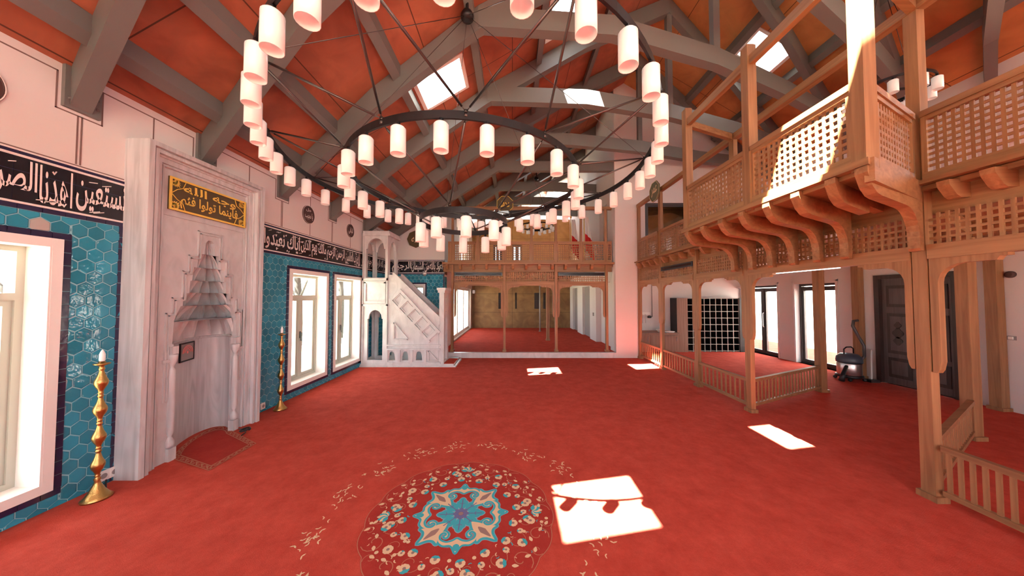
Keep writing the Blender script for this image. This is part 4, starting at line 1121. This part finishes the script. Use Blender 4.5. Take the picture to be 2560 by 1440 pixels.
lattice_rail('', fS, B0 + .08, 3.12, 2.685, 3.30, '', 1, 1, .058, parent=bal, bar=.024)
lattice_rail('', fS, 3.20, B1 - .04, 2.685, 3.30, '', 1, 1, .058, parent=bal, bar=.024)
u0 = Vector((BX + .06, B0 + .03, 0)); u1 = Vector((XG, G0, 0)); dd = (u1 - u0); LN = dd.length; dd /= LN; nn = Vector((-dd.y, dd.x, 0))
fN = lambda a, d, z: tuple(u0 + dd * a + nn * d + Vector((0, 0, z)))
lattice_rail('', fN, 0.02, LN - .03, 2.685, 3.28, '', 0, 1, .058, parent=bal, bar=.024)
w0 = Vector((BX + .06, B1 - .03, 0)); w1 = Vector((XG, G1, 0)); de = (w1 - w0); LM = de.length; de /= LM; ne = Vector((de.y, -de.x, 0))
fM = lambda a, d, z: tuple(w0 + de * a + ne * d + Vector((0, 0, z)))
lattice_rail('', fM, 0.02, LM - .03, 2.685, 3.28, '', 0, 1, .058, parent=bal, bar=.024)
for y, zt in ((B0 + .035, 4.45), (3.16, 4.42), (B1 - .01, 4.45)):
    mb = MB(); mb.box(BX - .02, BX + .075, y - .05, y + .045, 2.62, zt); mb.box(BX - .012, BX + .067, y - .042, y + .037, zt, zt + .012); mb.build('post', M['wz'], bal)
mb = MB(); mb.box(BX, BX + .06, B0 - .02, B1 + .03, 4.20, 4.30); mb.build('head_beam', M['wy'], bal)
mb = MB(); mb.beam((BX + .03, B0 + .03, 4.25), (XG + .04, G0, 4.25), .06, .09); mb.build('tie_beam', M['wx'], bal); mb = MB(); mb.beam((BX + .03, B1 - .01, 4.25), (XG + .04, G1 + .04, 4.25), .06, .09); mb.build('tie_beam', M['wx'], bal)
for y0, y1 in ((2.12, 2.54), (2.33, 2.80), (2.62, 3.07), (2.92, 3.35), (3.24, 3.64), (3.56, 3.94), (3.90, 4.26), (4.24, 4.60)):
    q = [(-.045, 2.63), (-.045, 2.585), (.02, 2.50), (.10, 2.455), (.17, 2.445), (.62, 2.435)]
    for i in range(1, 8):
        a = (pi / 2) * i / 7; q.append((.62 + .24 * sin(a), 2.435 - .24 + .24 * cos(a)))
    q += [(.86, 2.11), (.88, 2.09), (.945, 2.09), (.945, 2.63)]
    if (y0, y1) == (2.33, 2.80): q = [(-.045, 2.63), (-.045, 2.585), (.02, 2.50), (.10, 2.455), (.17, 2.445), (.60, 2.44), (.62, 2.5), (.945, 2.5), (.945, 2.63)]
    mb = MB(); mb.plate(q, [], lambda s, z: (BX + s, y0 + (y1 - y0) * s / .95 - .04, z), lambda s, z: (BX + s, y0 + (y1 - y0) * s / .95 + .04, z)); mb.build('bracket', M['wx'], bal)

# far gallery along Y = 8.45
fF = lambda a, d, z: (a, 8.42 + d, z)
FX = (-1.70, -.215, 1.26, 2.70)
for x, l in zip(FX, ('oak far gallery post beside the marble minbar', 'oak far gallery post left of the middle arch', 'oak far gallery post right of the middle arch', 'oak far gallery post against the white pier on the right')):
    post('gallery_post', x, 8.465, .15, 2.615, l)
for (a, b), sg, l in zip(zip(FX, FX[1:]), (True, False, True), ('oak far gallery arcade screen with a dark sign board, beside the minbar', 'oak far gallery arcade screen over the middle arch', 'oak far gallery arcade screen with a dark sign board, beside the white pier')):
    arcade(fF, a + .05, b - .05, l, 0, sign=sg, leg=1.12)
ff = thing('gallery_fascia', (.5, 8.4, 2.4), 'oak fascia beam with joist ends under the far gallery railing', 'fascia beam', 'oak fascia beams')
mb = MB(); mb.box(-1.98, XF1 - .02, 8.52, 8.56, 2.42, 2.60); mb.build('beam', M['wx'], ff)
mb = MB(); mb.box(-1.98, XF1 + .0, 8.34, 8.52, 2.62, 2.68); mb.build('edge_board', M['wx'], ff)
for i in range(12): joist_end(lambda a, d, z: (a, 8.44 + d, z), -1.85 + i * .375, ff)
mb = MB(); mb.box(XF0, XF1, 8.5, YB, 2.56, 2.66); struct(mb.build('floor', M['wx']))
PX = (-1.70, -.98, -.22, .56, 1.26, 1.98, 2.68)
names = ('beside the pink end wall', 'second from the pink end wall', 'third from the pink end wall', 'in the middle, before the plywood wall', 'right of the plywood wall middle', 'before the hanging flags', 'beside the white right wall')
for x, l in zip(PX, names): post('upper_post', x, 8.46, 2.68, 4.22, 'slim oak post of the upper far gallery, ' + l, w=.07, d=.07, foot=False)
mb = MB(); mb.box(-1.84, 2.86, 8.42, 8.50, 4.20, 4.29); tag(mb.build('head_beam', M['wx']), 'reddish oak head beam over the upper far gallery', 'beam', 'oak head beams')
fH = lambda a, d, z: (a, 8.42 + d, z)
for i, ((a, b), l) in enumerate(zip(zip((-1.86,) + PX, PX + (2.88,)), ('narrow strip at the left end', 'first wide panel from the left', 'second wide panel from the left', 'third wide panel from the left', 'fourth wide panel from the left', 'fifth wide panel from the left', 'sixth wide panel, at the right', 'narrow strip at the right end'))):
    lattice_rail('lattice_railing', fH, a + .035, b - .035, 2.68, 3.28, 'oak lattice railing of the upper far gallery, ' + l, 0, 1, .06, bar=.02)

# ------------------------------------------------------------ far room contents
post('inner_post', 1.28, 10.6, .15, 2.56, 'oak post inside the far room, right of the middle', w=.11, d=.11)
t = thing('metal_pole', (1.25, 13.3, .15), 'thin pale pole in the far room before the plywood wall', 'pole')
mb = MB(); mb.lathe([(.028, 0), (.028, 2.41)], (1.25, 13.3, .15), 10); mb.lathe([(.06, 0), (.06, .02)], (1.25, 13.3, .15), 10); mb.build('shaft', M['plaquegrey'], t)
def flag(x, y, label):
    t = thing('flag', (x, y, ZD), label, 'flag', 'hanging flags upstairs')
    mb = MB(); mb.tube([(x, y, ZD + .02), (x, y, 4.35)], .015, 8); mb.lathe([(.02, 0), (.04, .03), (.005, .09)], (x, y, 4.35), 8); mb.lathe([(.14, 0), (.14, .03), (.03, .05)], (x, y, ZD), 12); mb.build('pole', M['gold'], t)
    rows = []
    for i in range(9):
        z = 4.3 - i * .13
        rows.append([(x + .03 + .34 * (k / 8) * (.35 + .08 * i), y + .035 * sin(k * 1.9) , z - .06 * k / 8 * i) for k in range(9)])
    mb = MB(); mb.grid(rows[:5]); mb.build('white_cloth', M['whitecl'], t)
    mb = MB(); mb.grid(rows[4:]); mb.build('red_cloth', M['flagr'], t)
flag(1.98, 9.9, 'red and white flag hanging in the upper far gallery, left one')
flag(2.35, 9.6, 'red and white flag hanging in the upper far gallery beside the dark doorway')
t = thing('wall_lamp', (-1.93, 14.74, 1.9), 'small round white lamp in the far room corner', 'lamp')
mb = MB(); mb.lathe([(.05, -.09), (.07, -.05), (.07, .05), (.05, .09)], (-1.9, 14.72, 1.95), 12); mb.build('shade', M['shade'], t)
mb = MB(); mb.box(-1.93, -1.87, 14.72, 14.8, 1.92, 1.98); mb.build('mount', M['whitepaint'], t)
t = thing('wall_switch', (2.88, 10.6, 1.1), 'small dark switch on the white wall end in the far room', 'switch')
mb = MB(); mb.box(2.885, 2.9, 10.5, 10.62, 1.02, 1.14); mb.build('plate', M['plaquegrey'], t)

# ------------------------------------------------------------ under the side gallery
def shelf():
    t = thing('shoe_shelf', (6.2, 9.3, 0), 'tall black shoe shelf with a grid of pale edged cubbies', 'shelf')
    x0, x1, y0, y1, H = 5.42, 7.02, 9.18, 9.56, 1.66
    mb = MB(); mb.box(x0, x1, y1 - .02, y1, 0, H); mb.box(x0 - .32, x0, y0 - .02, y1, 0, H); mb.build('carcass', [M['shelfd']], t)
    mb = MB(); mb.box(x0 - .33, x0 - .0, y0 - .03, y0 - .02, 0, H); mb.build('side_panel', M['laminate'], t)
    mb = MB(); mb.box(x1, x1 + .20, y0 - .03, y1, 0, H); mb.build('end_panel', M['shelfd'], t)
    n, m = 9, 8
    for i in range(n + 1):
        x = x0 + (x1 - x0) * i / n; mb = MB(); mb.box(x - .008, x + .008, y0 + .012, y1, 0, H, 0); mb.box(x - .009, x + .009, y0, y0 + .012, 0, H, 1); mb.build('divider', [M['shelfd'], M['shelfl']], t)
    for i in range(m + 1):
        z = .03 + (H - .04) * i / m; mb = MB(); mb.box(x0, x1, y0 + .014, y1, z - .008, z + .008, 0); mb.box(x0, x1, y0 + .002, y0 + .013, z - .009, z + .009, 1); mb.build('shelf_board', [M['shelfd'], M['shelfl']], t)
shelf()
t = thing('counter', (4.3, 9.2, 0), 'low brown laminate counter behind the low balustrade', 'counter')
mb = MB(); mb.box(3.70, 5.0, 8.92, 9.58, .05, .58); mb.build('cabinet_body', M['laminate'], t)
mb = MB(); mb.box(3.68, 5.03, 8.86, 9.59, .58, .615); mb.build('worktop', M['laminate'], t)
for i in range(3):
    mb = MB(); mb.box(3.72 + i * .43, 4.12 + i * .43, 8.90, 8.92, .09, .55); d = mb.build('door', M['laminate'], t)
    mb = MB(); mb.box(4.06 + i * .43, 4.075 + i * .43, 8.885, 8.90, .38, .50); mb.build('handle', M['chrome'], d)
t = thing('white_bowl', (4.55, 9.2, .615), 'white bowl standing on the brown counter', 'bowl')
mb = MB(); mb.lathe([(.04, 0), (.05, .01), (.10, .06), (.115, .085), (.105, .085), (.05, .03), (.0, .025)], (4.55, 9.15, .615), 18, cap=False); mb.build('bowl', M['whitepaint'], t)
t = thing('paper_stack', (4.8, 9.1, .615), 'loose pile of white papers on the brown counter', 'papers')
for i, (x, y, r) in enumerate(((4.78, 9.08, .1), (4.84, 9.12, -.2), (4.80, 9.05, .4))):
    mb = MB(); c, s = cos(r), sin(r); mb.box(-.12, .12, -.085, .085, .616 + i * .012, .627 + i * .012, 0, lambda a, b, z: (x + a * c - b * s, y + a * s + b * c, z)); mb.build('sheet', M['whitecl'], t)
t = thing('peg_rail', (4.05, 9.57, 1.15), 'white wall rail with hanging pegs above the brown counter', 'rail')
mb = MB(); mb.box(3.7, 4.45, 9.55, 9.6, 1.12, 1.20); mb.build('board', M['whitepaint'], t)
for i in range(6):
    mb = MB(); mb.tube([(3.78 + i * .1, 9.545, 1.14), (3.78 + i * .1, 9.50, 1.13), (3.78 + i * .1, 9.50, .86)], .007, 6); mb.build('peg', M['chrome'], t)
mb = MB(); mb.lathe([(.05, 0), (.06, .02), (.06, .06), (.03, .08)], (4.40, 9.50, 1.02), 12); mb.build('round_fitting', M['anth'], t)
t = thing('wall_pipe', (4.52, 9.57, .6), 'thin grey pipe running down the wall above the counter', 'pipe')
mb = MB(); mb.tube([(4.52, 9.57, 1.05), (4.52, 9.57, 2.55)], .015, 8); mb.build('pipe', M['plaquegrey'], t)
t = thing('wall_speaker', (7.35, 9.53, 2.1), 'small round pale fitting on the wall right of the shoe shelf', 'fitting')
mb = MB(); mb.lathe([(.08, 0), (.08, .03), (.05, .04)], (7.34, 9.53, 1.98), 14); mb.box(7.3, 7.4, 9.5, 9.56, 1.97, 2.0); mb.build('cover', M['plaster'], t)

def vacuum(x, y):
    t = thing('vacuum_cleaner', (x, y, 0), 'blue and black drum vacuum cleaner standing against the wall post', 'vacuum cleaner')
    mb = MB(); mb.lathe([(.17, .10), (.18, .12), (.18, .34), (.17, .36)], (x, y, 0), 20); mb.build('drum', M['chrome'], t)
    mb = MB(); mb.lathe([(.19, .36), (.195, .40), (.185, .47), (.13, .53), (.03, .55)], (x, y, 0), 20); mb.build('motor_head', M['bluep'], t)
    mb = MB(); mb.lathe([(.15, .05), (.21, .07), (.20, .11), (.17, .12)], (x, y, 0), 20); mb.build('base', M['blackp'], t)
    for a in (.8, 2.4, 3.9, 5.5):
        mb = MB(); mb.lathe([(.005, -.034), (.03, -.018), (.034, 0), (.03, .018), (.005, .034)], (x + .2 * cos(a), y + .2 * sin(a), .035), 10); mb.build('wheel', M['blackp'], t)
    mb = MB(); mb.tube([(x + .12, y + .02, .50), (x + .12, y + .02, .63), (x + .05, y, .67), (x - .07, y - .02, .67), (x - .12, y - .02, .63), (x - .12, y - .02, .50)], .012, 8); mb.build('carry_handle', M['blackp'], t)
    mb = MB(); mb.tube([(x + .10, y - .12, .42), (x + .20, y - .10, .50), (x + .26, y - .05, .70), (x + .17, y - .02, .92), (x + .10, y, 1.10), (x + .14, y + .02, 1.20), (x + .24, y + .03, 1.21)], .026, 10); mb.build('hose', M['anth'], t)
    mb = MB(); mb.tube([(x - .14, y - .08, .30), (x - .26, y - .12, .16), (x - .34, y - .16, .03)], [.03, .032, .045], 10); mb.build('floor_tube', M['blackp'], t)
vacuum(6.92, 6.12)
t = thing('floor_mop', (7.2, 5.95, 0), 'pale handled mop leaning beside the vacuum cleaner and the wall post', 'mop')
mb = MB(); mb.tube([(7.20, 5.98, .05), (7.36, 6.10, .62)], .013, 8); mb.build('handle', M['whitepaint'], t)
mb = MB(); mb.box(7.10, 7.28, 5.90, 6.02, 0.0, .05); mb.build('head', M['blackp'], t)

def carved_door():
    o = thing('carved_door', (XR, 5.45, 0), 'large dark carved double door in the right wall', 'door')
    mb = MB()
    for p in ((4.88, 4.96, 0, 2.13), (5.94, 6.02, 0, 2.13), (4.96, 5.94, 2.05, 2.13)): mb.box(p[0], p[1], -.05, .2, p[2], p[3], 0, frR)
    mb.build('frame', M['ddark'], o)
    for a0, a1 in ((4.96, 5.448), (5.452, 5.94)):
        mb = MB(); mb.box(a0, a1, .02, .07, .01, 2.05, 0, frR); lf = mb.build('leaf', M['dwood'], o)
        c = (a0 + a1) / 2; w = (a1 - a0) / 2 - .075
        for z0, z1 in ((.14, .52), (.60, 1.38), (1.50, 1.92)):
            mb = MB(); mb.box(c - w, c + w, .008, .02, z0, z1, 0, frR); mb.box(c - w + .05, c + w - .05, .0, .008, z0 + .06, z1 - .06, 1, frR); mb.build('panel', [M['ddark'], M['dwood']], lf)
        mb = MB()                                        # carved drop motif
        for zc, r in ((.85, .07), (1.0, .085), (1.15, .055)):
            mb.plate([(c + r * .9 * cos(q) * (1 + .12 * cos(4 * q)), zc + r * sin(q) * (1.1 + .15 * cos(4 * q))) for q in [2 * pi * k / 24 for k in range(24)]], [], lambda a, z: frR(a, -.010, z), lambda a, z: frR(a, .0, z))
        mb.build('carving', M['ddark'], lf)
    mb = MB()
    for y in (5.40, 5.50): mb.tube([frR(y, .02, 1.05), frR(y, -.03, 1.04), frR(y, -.03, .96), frR(y, .02, .95)], .008, 6)
    mb.build('handle', M['iron'], o)
carved_door()
t = thing('wall_detector', (7.38, 4.3, 2.0), 'small round dark fitting high on the white wall right of the carved door', 'detector')
mb = MB(); mb.grid([[frR(4.38 + r * cos(q), -d, 2.03 + r * sin(q)) for q in [2 * pi * k / 18 for k in range(18)]] for r, d in ((.05, 0), (.05, .03), (.03, .04), (.001, .04))], 0, False, True); mb.build('cover', M['maroon'], t)
t = thing('lock_plate', (7.38, 4.4, 1.1), 'small metal lock plate on the white wall right of the carved door', 'lock')
mb = MB(); mb.box(4.36, 4.44, -.012, 0, 1.06, 1.12, 0, frR); mb.box(4.38, 4.42, -.03, -.012, 1.07, 1.11, 1, frR); mb.build('plate', [M['plaquegrey'], M['whitepaint']], t)
t = thing('tube_light', (3.9, 3.7, 2.4), 'lit white tube light under the side gallery beam', 'lamp')
mb = MB(); mb.beam((3.60, 3.25, 2.03), (3.60, 4.15, 2.03), .03, .03); mb.build('tube', M['tube'], t)
mb = MB(); mb.beam((3.60, 3.2, 2.065), (3.60, 4.2, 2.065), .045, .04); mb.build('housing', M['whitepaint'], t)
t = thing('wall_camera', (4.0, YF - .03, 3.5), 'small white wall camera with a black lens beside the upstairs window', 'camera')
mb = MB(); mb.box(5.30, 5.38, YF - .12, YF, 3.62, 3.74); mb.build('body', M['whitepaint'], t)
mb = MB(); mb.box(5.325, 5.355, YF - .14, YF - .12, 3.66, 3.71); mb.build('lens', M['blackp'], t)
# ------------------------------------------------------------ chandeliers
def make_shade(c, r, h, mat=None):
    mb = MB()
    mb.lathe([(r * .25, 0), (r * .8, -h * .02), (r, -h * .08), (r, -h), (r * .93, -h), (r * .93, -h * .1), (r * .3, -h * .06)], c, 18, cap=False)
    return mb
def chandelier(name, base, rings, hub, label, cables, zig, sh=(.054, .205), hang=.03, rodr=.009):
    """rings: (centre x, y, depth stretch, radius function of the angle, height, number of shades, first angle, band height)"""
    t = thing(name, base, label, 'chandelier', 'ring chandeliers')
    def P(i, a, z, dr=0):
        x, y, k, R = rings[i][:4]; q = radians(a); r = R(q) + dr
        return Vector((x + r * cos(q), y + r * k * sin(q), z))
    for ri, (x, y, k, R, z, n, a0, bh) in enumerate(rings):
        mb = MB(); N = 120
        rows = [[P(ri, 360 * i / N, zz, dr) for i in range(N)] for dr, zz in ((-.008, z - bh / 2), (.008, z - bh / 2), (.008, z + bh / 2), (-.008, z + bh / 2), (-.008, z - bh / 2))]
        mb.grid(rows, 0, False, True)
        for i in range(n):
            p = P(ri, a0 + 360 * i / n, z - bh / 2); mb.tube([p + Vector((0, 0, .004)), p - Vector((0, 0, hang + .01))], sh[0] * .28, 8)
        ro = mb.build('ring', M['iron'], t)
        proto = None
        for i in range(n):
            p = P(ri, a0 + 360 * i / n, z - bh / 2 - hang)
            if proto is None:
                proto = make_shade(p, *sh).build('lamp_shade', M['shade'], ro); p0 = p
            else:
                o = proto.copy(); C.objects.link(o); o.parent = ro; o.location = p - p0
    for (i0, z0, a0), (i1, z1, a1) in zig:
        p, q = P(i0, a0, z0), P(i1, a1, z1); d = (q - p).normalized()
        mb = MB(); mb.tube([p, p + d * .05], rodr * .5, 6); mb.tube([p + d * .05, q - d * .05], rodr, 8); mb.tube([q - d * .05, q], rodr * .5, 6)
        mb.lathe([(rodr * 1.7, -.012), (rodr * 2, 0), (rodr * 1.7, .012)], p, 8); mb.lathe([(rodr * 1.7, -.012), (rodr * 2, 0), (rodr * 1.7, .012)], q, 8)
        mb.build('rod', M['rod'], t)
    h = Vector(hub)
    for i, z, a in cables:
        mb = MB(); mb.tube([h, P(i, a, z)], .0035, 5); mb.build('cable', M['rod'], t)
    mb = MB(); mb.lathe([(.03, -.07), (.075, -.05), (.085, -.01), (.06, .04), (.02, .07)], h, 16); mb.tube([h, (h.x, h.y, h.z + .25)], .02, 8); mb.build('hub', M['iron'], t)
    return t
Z1, Z2, Z3 = 3.25, 3.0, 2.55
big = lambda q: 1.986 + .004 * cos(q) - .143 * sin(q) + .076 * cos(2 * q) - .073 * sin(2 * q) - .021 * cos(3 * q) + .101 * sin(3 * q)
zig = []
for i in range(12):
    a = -67 + 30 * i
    zig += [((0, Z1 + .03, a), (1, Z2 + .03, a - 15)), ((0, Z1 + .03, a), (1, Z2 + .03, a + 15))]
for i in range(6):
    a = -97 + 60 * i
    zig += [((1, Z2, a - 15), (2, Z3 + .05, a)), ((1, Z2, a + 15), (2, Z3 + .05, a))]
cab = [(0, Z1 + .04, -7 + 60 * i) for i in range(6)]
chandelier('chandelier', (-.52, 3.5, Z3), ((-.52, 3.60, 1.10, big, Z1, 40, -66, .06), (-.505, 3.45, 1.10, lambda q: 1.25, Z2, 24, -90, .06), (-.55, 3.40, 1.10, lambda q: .487, Z3, 10, -78, .06)), (-.56, 3.60, 5.22),
           'huge three ring iron chandelier with white cylinder shades over the prayer hall', cab, zig)
chandelier('chandelier', (.93, 11.1, 4.25), ((.93, 11.1, 1, lambda q: .62, 4.36, 16, 8, .04), (.93, 11.1, 1, lambda q: .30, 4.25, 6, 0, .035)), (.93, 11.1, 6.2), 'small ring chandelier in the upper far gallery', [(0, 4.38, 60 * i) for i in range(6)],
           [((0, 4.37, 60 * i), (1, 4.26, 60 * i + 30)) for i in range(6)], sh=(.05, .13), rodr=.007)
chandelier('chandelier', (5.35, 4.15, 4.52), ((5.35, 4.15, 1, lambda q: .42, 4.62, 10, 10, .03), (5.35, 4.15, 1, lambda q: .22, 4.52, 5, 0, .03)), (5.35, 4.15, 6.3), 'small ring chandelier upstairs behind the balcony corner post', [(0, 4.63, 90 * i) for i in range(4)],
           [((0, 4.62, 60 * i), (1, 4.53, 60 * i + 30)) for i in range(6)], sh=(.05, .17), rodr=.006)

# ------------------------------------------------------------ carpet medallion
med = thing('carpet_medallion', (-.40, 2.37, .001), 'round turquoise and cream floral medallion woven into the red carpet', 'medallion')
MCX, MCY = -.40, 2.37
def loc(x, y, z): return (MCX + x, MCY + y, z)
def rot(p, a): return (p[0] * cos(a) - p[1] * sin(a), p[0] * sin(a) + p[1] * cos(a))
zr = random.Random(5)
def emit_poly(mb, pts, z, a=0, c=(0, 0), s=1, flip=1):
    z += zr.uniform(0, .00025)
    q = [rot((x * s * flip, y * s), a) for x, y in pts]
    for t_ in tessellate_polygon([[Vector((x, y, 0)) for x, y in q]]):
        p0, p1, p2 = [q[i] for i in t_]
        if (p1[0] - p0[0]) * (p2[1] - p0[1]) - (p1[1] - p0[1]) * (p2[0] - p0[0]) < 0: p1, p2 = p2, p1
        mb.flat([loc(c[0] + x, c[1] + y, z) for x, y in (p0, p1, p2)])
mb = MB()
n = 160
mb.flat([loc(*[f * (.705 + .022 * abs(cos(8 * q))) for f in (cos(q), sin(q))], .0012) for q in [2 * pi * i / n for i in range(n)]])
mb.build('ground', M['carpet_dark'], med, fix=False)
def smooth(pts, n=4):
    """closed Catmull-Rom curve through the points"""
    out = []; m = len(pts)
    for i in range(m):
        p0, p1, p2, p3 = [Vector((*pts[(i + j - 1) % m], 0)) for j in range(4)]
        for k in range(n):
            t = k / n
            v = .5 * (2 * p1 + (p2 - p0) * t + (2 * p0 - 5 * p1 + 4 * p2 - p3) * t * t + (3 * p1 - p0 - 3 * p2 + p3) * t ** 3)
            out.append((v.x, v.y))
    return out
def grow(pts, d):
    """offset a closed outline by d"""
    m = len(pts); A = sum(pts[i][0] * pts[(i + 1) % m][1] - pts[(i + 1) % m][0] * pts[i][1] for i in range(m)); s = 1 if A > 0 else -1
    out = []
    for i in range(m):
        p, q = Vector(pts[i - 1]), Vector(pts[(i + 1) % m]); t = (q - p)
        if t.length < 1e-9: out.append(pts[i]); continue
        t.normalize(); out.append((pts[i][0] + t.y * d * s, pts[i][1] - t.x * d * s))
    return out
def mirror(h): return h + [(-x, y) for x, y in reversed(h) if abs(x) > 1e-6]
T0 = .06
kite = mirror([(0, .115), (.030, .150), (.052, .195), (.058, .235), (.098, .275), (.100, .300), (.060, .300), (.030, .325), (0, .385)])
palm = mirror([(0, .235), (.035, .255), (.075, .262), (.115, .240), (.122, .205), (.100, .185), (.085, .200), (.100, .215), (.090, .232), (.070, .228), (.062, .196), (.090, .165), (.130, .172), (.148, .215), (.135, .265), (.095, .300), (.050, .300), (.028, .318), (0, .365)])
lobe = mirror([(0, .045), (.020, .060), (.042, .095), (.045, .130), (.028, .150), (.020, .170), (0, .185)])
parts = {}
def lay(mat_name, pts, z, n4=4, off=0, sm=True):
    mbx = parts.setdefault(mat_name, MB())
    q = smooth(pts) if sm else pts
    for i in range(n4): emit_poly(mbx, q, z, i * 2 * pi / n4 + off)
lay('pale', grow(smooth(kite), .014), .0018, 4, pi / 4 + T0, False); lay('turquoise', grow(smooth(kite), .009), .0021, 4, pi / 4 + T0, False); lay('cream', grow(smooth(kite), -.010), .0024, 4, pi / 4 + T0, False)
lay('pale', grow(smooth(palm), .010), .0018, 4, T0, False); lay('turquoise', grow(smooth(palm), .006), .0021, 4, T0, False); lay('cream', grow(smooth(palm), -.009), .0024, 4, T0, False)
lay('turquoise', mirror([(0, .285), (.022, .300), (.016, .325), (0, .345)]), .0026, 4, T0)
lay('pale', grow(smooth(lobe), .007), .0018, 8, T0, False); lay('turquoise', lobe, .0021, 8, T0)
lay('mauve', [(0, .20), (.022, .245), (.020, .27), (0, .335), (-.020, .27), (-.022, .245)], .0027, 4, pi / 4 + T0)
lay('violet', [(-.004, .06), (.004, .06), (.004, .165), (-.004, .165)], .0025, 8, T0, False); lay('violet', [(-.022, .115), (0, .105), (.022, .115), (.022, .121), (0, .111), (-.022, .121)], .0026, 8, T0, False)
lay('violet', [(0, .015), (.016, .035), (.012, .055), (0, .066), (-.012, .055), (-.016, .035)], .0029, 8, T0)
lay('mauve', [(.018 * cos(q), .018 * sin(q)) for q in [2 * pi * k / 12 for k in range(12)]], .0032, 1, 0, False)
YARN = {'pale': M['paleyarn'], 'turquoise': M['turq'], 'cream': M['cream'], 'mauve': M['greyyarn'], 'violet': M['blueyarn']}
for k_, mbx in parts.items(): mbx.build(k_ + '_ornament', YARN[k_], med, fix=False)
# blossoms, leaves and scrolling stems round the cross
rnd = random.Random(11)
mbc, mbt, mbl, mbk = MB(), MB(), MB(), MB()
petal = smooth([(0, .1), (.5, .35), (.5, .8), (.12, 1.0), (0, .9), (-.12, 1.0), (-.5, .8), (-.5, .35)], 2)
def blossom(c, r, a, t=2):
    for k in range(5):
        emit_poly(mbt if k < t else mbc, petal, .0027 + k * .0003, a + 2 * pi * k / 5, c, r)
    emit_poly(mbk, [(.32 * cos(q), .32 * sin(q)) for q in [2 * pi * k / 8 for k in range(8)]], .0046, 0, c, r)
leaf = smooth([(0, 0), (.3, .4), (.2, .8), (0, 1.1), (-.2, .8), (-.3, .4)], 2)
pair = [(0, -.2), (.7, .1), (1.1, .6), (.45, .45), (0, .2), (-.45, .5), (-1.0, .5), (-.6, 0)]
def at(r, q): return (r * cos(q), r * sin(q))
def stem(pts, w, z=.0016):
    for p, q in zip(pts, pts[1:]):
        d = Vector((q[0] - p[0], q[1] - p[1], 0)); nn = Vector((-d.y, d.x, 0)).normalized() * w
        mbl.flat([loc(p[0] - nn.x, p[1] - nn.y, z), loc(q[0] - nn.x, q[1] - nn.y, z), loc(q[0] + nn.x, q[1] + nn.y, z), loc(p[0] + nn.x, p[1] + nn.y, z)])
for i in range(16):
    q = 2 * pi * i / 16 + T0
    blossom(at(.42 if i % 2 else .44, q + .10), .034, q + 1.2)
    blossom(at(.545, q + .2), .036, q - 1, 2 if i % 3 else 0)
    blossom(at(.49, q - .02), .024, q + 2, 1)
    for s, r in ((.05, .62), (-.12, .60), (.16, .655)): emit_poly(mbc, leaf, .0025, q + rnd.uniform(-1, 1), at(r, q + s), .042)
    stem([(at(.615, q)[0] + (.085 - k * .005) * cos(q + k * .45), at(.615, q)[1] + (.085 - k * .005) * sin(q + k * .45)) for k in range(15)], .0030)
    stem([(at(.50, q + .2)[0] + (.075 - k * .004) * cos(q + 2 - k * .45), at(.50, q + .2)[1] + (.075 - k * .004) * sin(q + 2 - k * .45)) for k in range(14)], .0022)
    stem([(at(.66, q + .2)[0] + (.045 - k * .003) * cos(q - k * .5), at(.66, q + .2)[1] + (.045 - k * .003) * sin(q - k * .5)) for k in range(12)], .0024)
for i in range(4):                                       # lotus sprays on the axes
    q = pi / 2 * i + T0; c = at(.56, q)
    for k in range(7): emit_poly(mbc if k % 2 else mbt, leaf, .0030 + k * .0003, q - pi / 2 + (k - 3) * .42, c, .075 - .006 * abs(k - 3))
    for s in (-.16, .16): blossom(at(.52, q + s), .036, q)
    for s in (-.09, .09): emit_poly(mbc, pair, .0027, q, at(.47, q + s), .022)
for i in range(120):
    q = rnd.uniform(0, 2 * pi); r = rnd.uniform(.40, .69)
    emit_poly(mbc if i % 5 else mbt, pair, .0023, rnd.uniform(0, 6.3), at(r, q), rnd.uniform(.010, .017))
for i in range(30):
    q = rnd.uniform(0, 2 * pi); r = rnd.uniform(.40, .68); emit_poly(mbc, [(.014 * cos(u), .014 * sin(u)) for u in [2 * pi * k / 8 for k in range(8)]], .0024, 0, at(r, q))
stem([(cos(2 * pi * k / 160) * (.70 + .022 * abs(cos(16 * pi * k / 160))), sin(2 * pi * k / 160) * (.70 + .022 * abs(cos(16 * pi * k / 160)))) for k in range(161)], .0028)
mbc.build('cream_blossoms', M['cream'], med, fix=False); mbt.build('turquoise_petals', M['turq'], med, fix=False); mbk.build('blossom_hearts', M['greyyarn'], med, fix=False); mbl.build('scroll_stems', M['carpet_line'], med, fix=False)
mb = MB()                                                # outer wreath of little leaf pairs in clusters
for i in range(16):
    q = 2 * pi * i / 16 + .20; c = at(1.06, q)
    for k in range(19):
        a = rnd.uniform(0, 6.3); r = rnd.uniform(.02, .16); s = rnd.uniform(.017, .026)
        p = rot((r * 1.15 * cos(a), r * .8 * sin(a)), q + pi / 2)
        emit_poly(mb, pair, .0014, rnd.uniform(0, 6.3), (c[0] + p[0], c[1] + p[1]), s)
mb.build('leaf_wreath', M['cream'], med, fix=False)
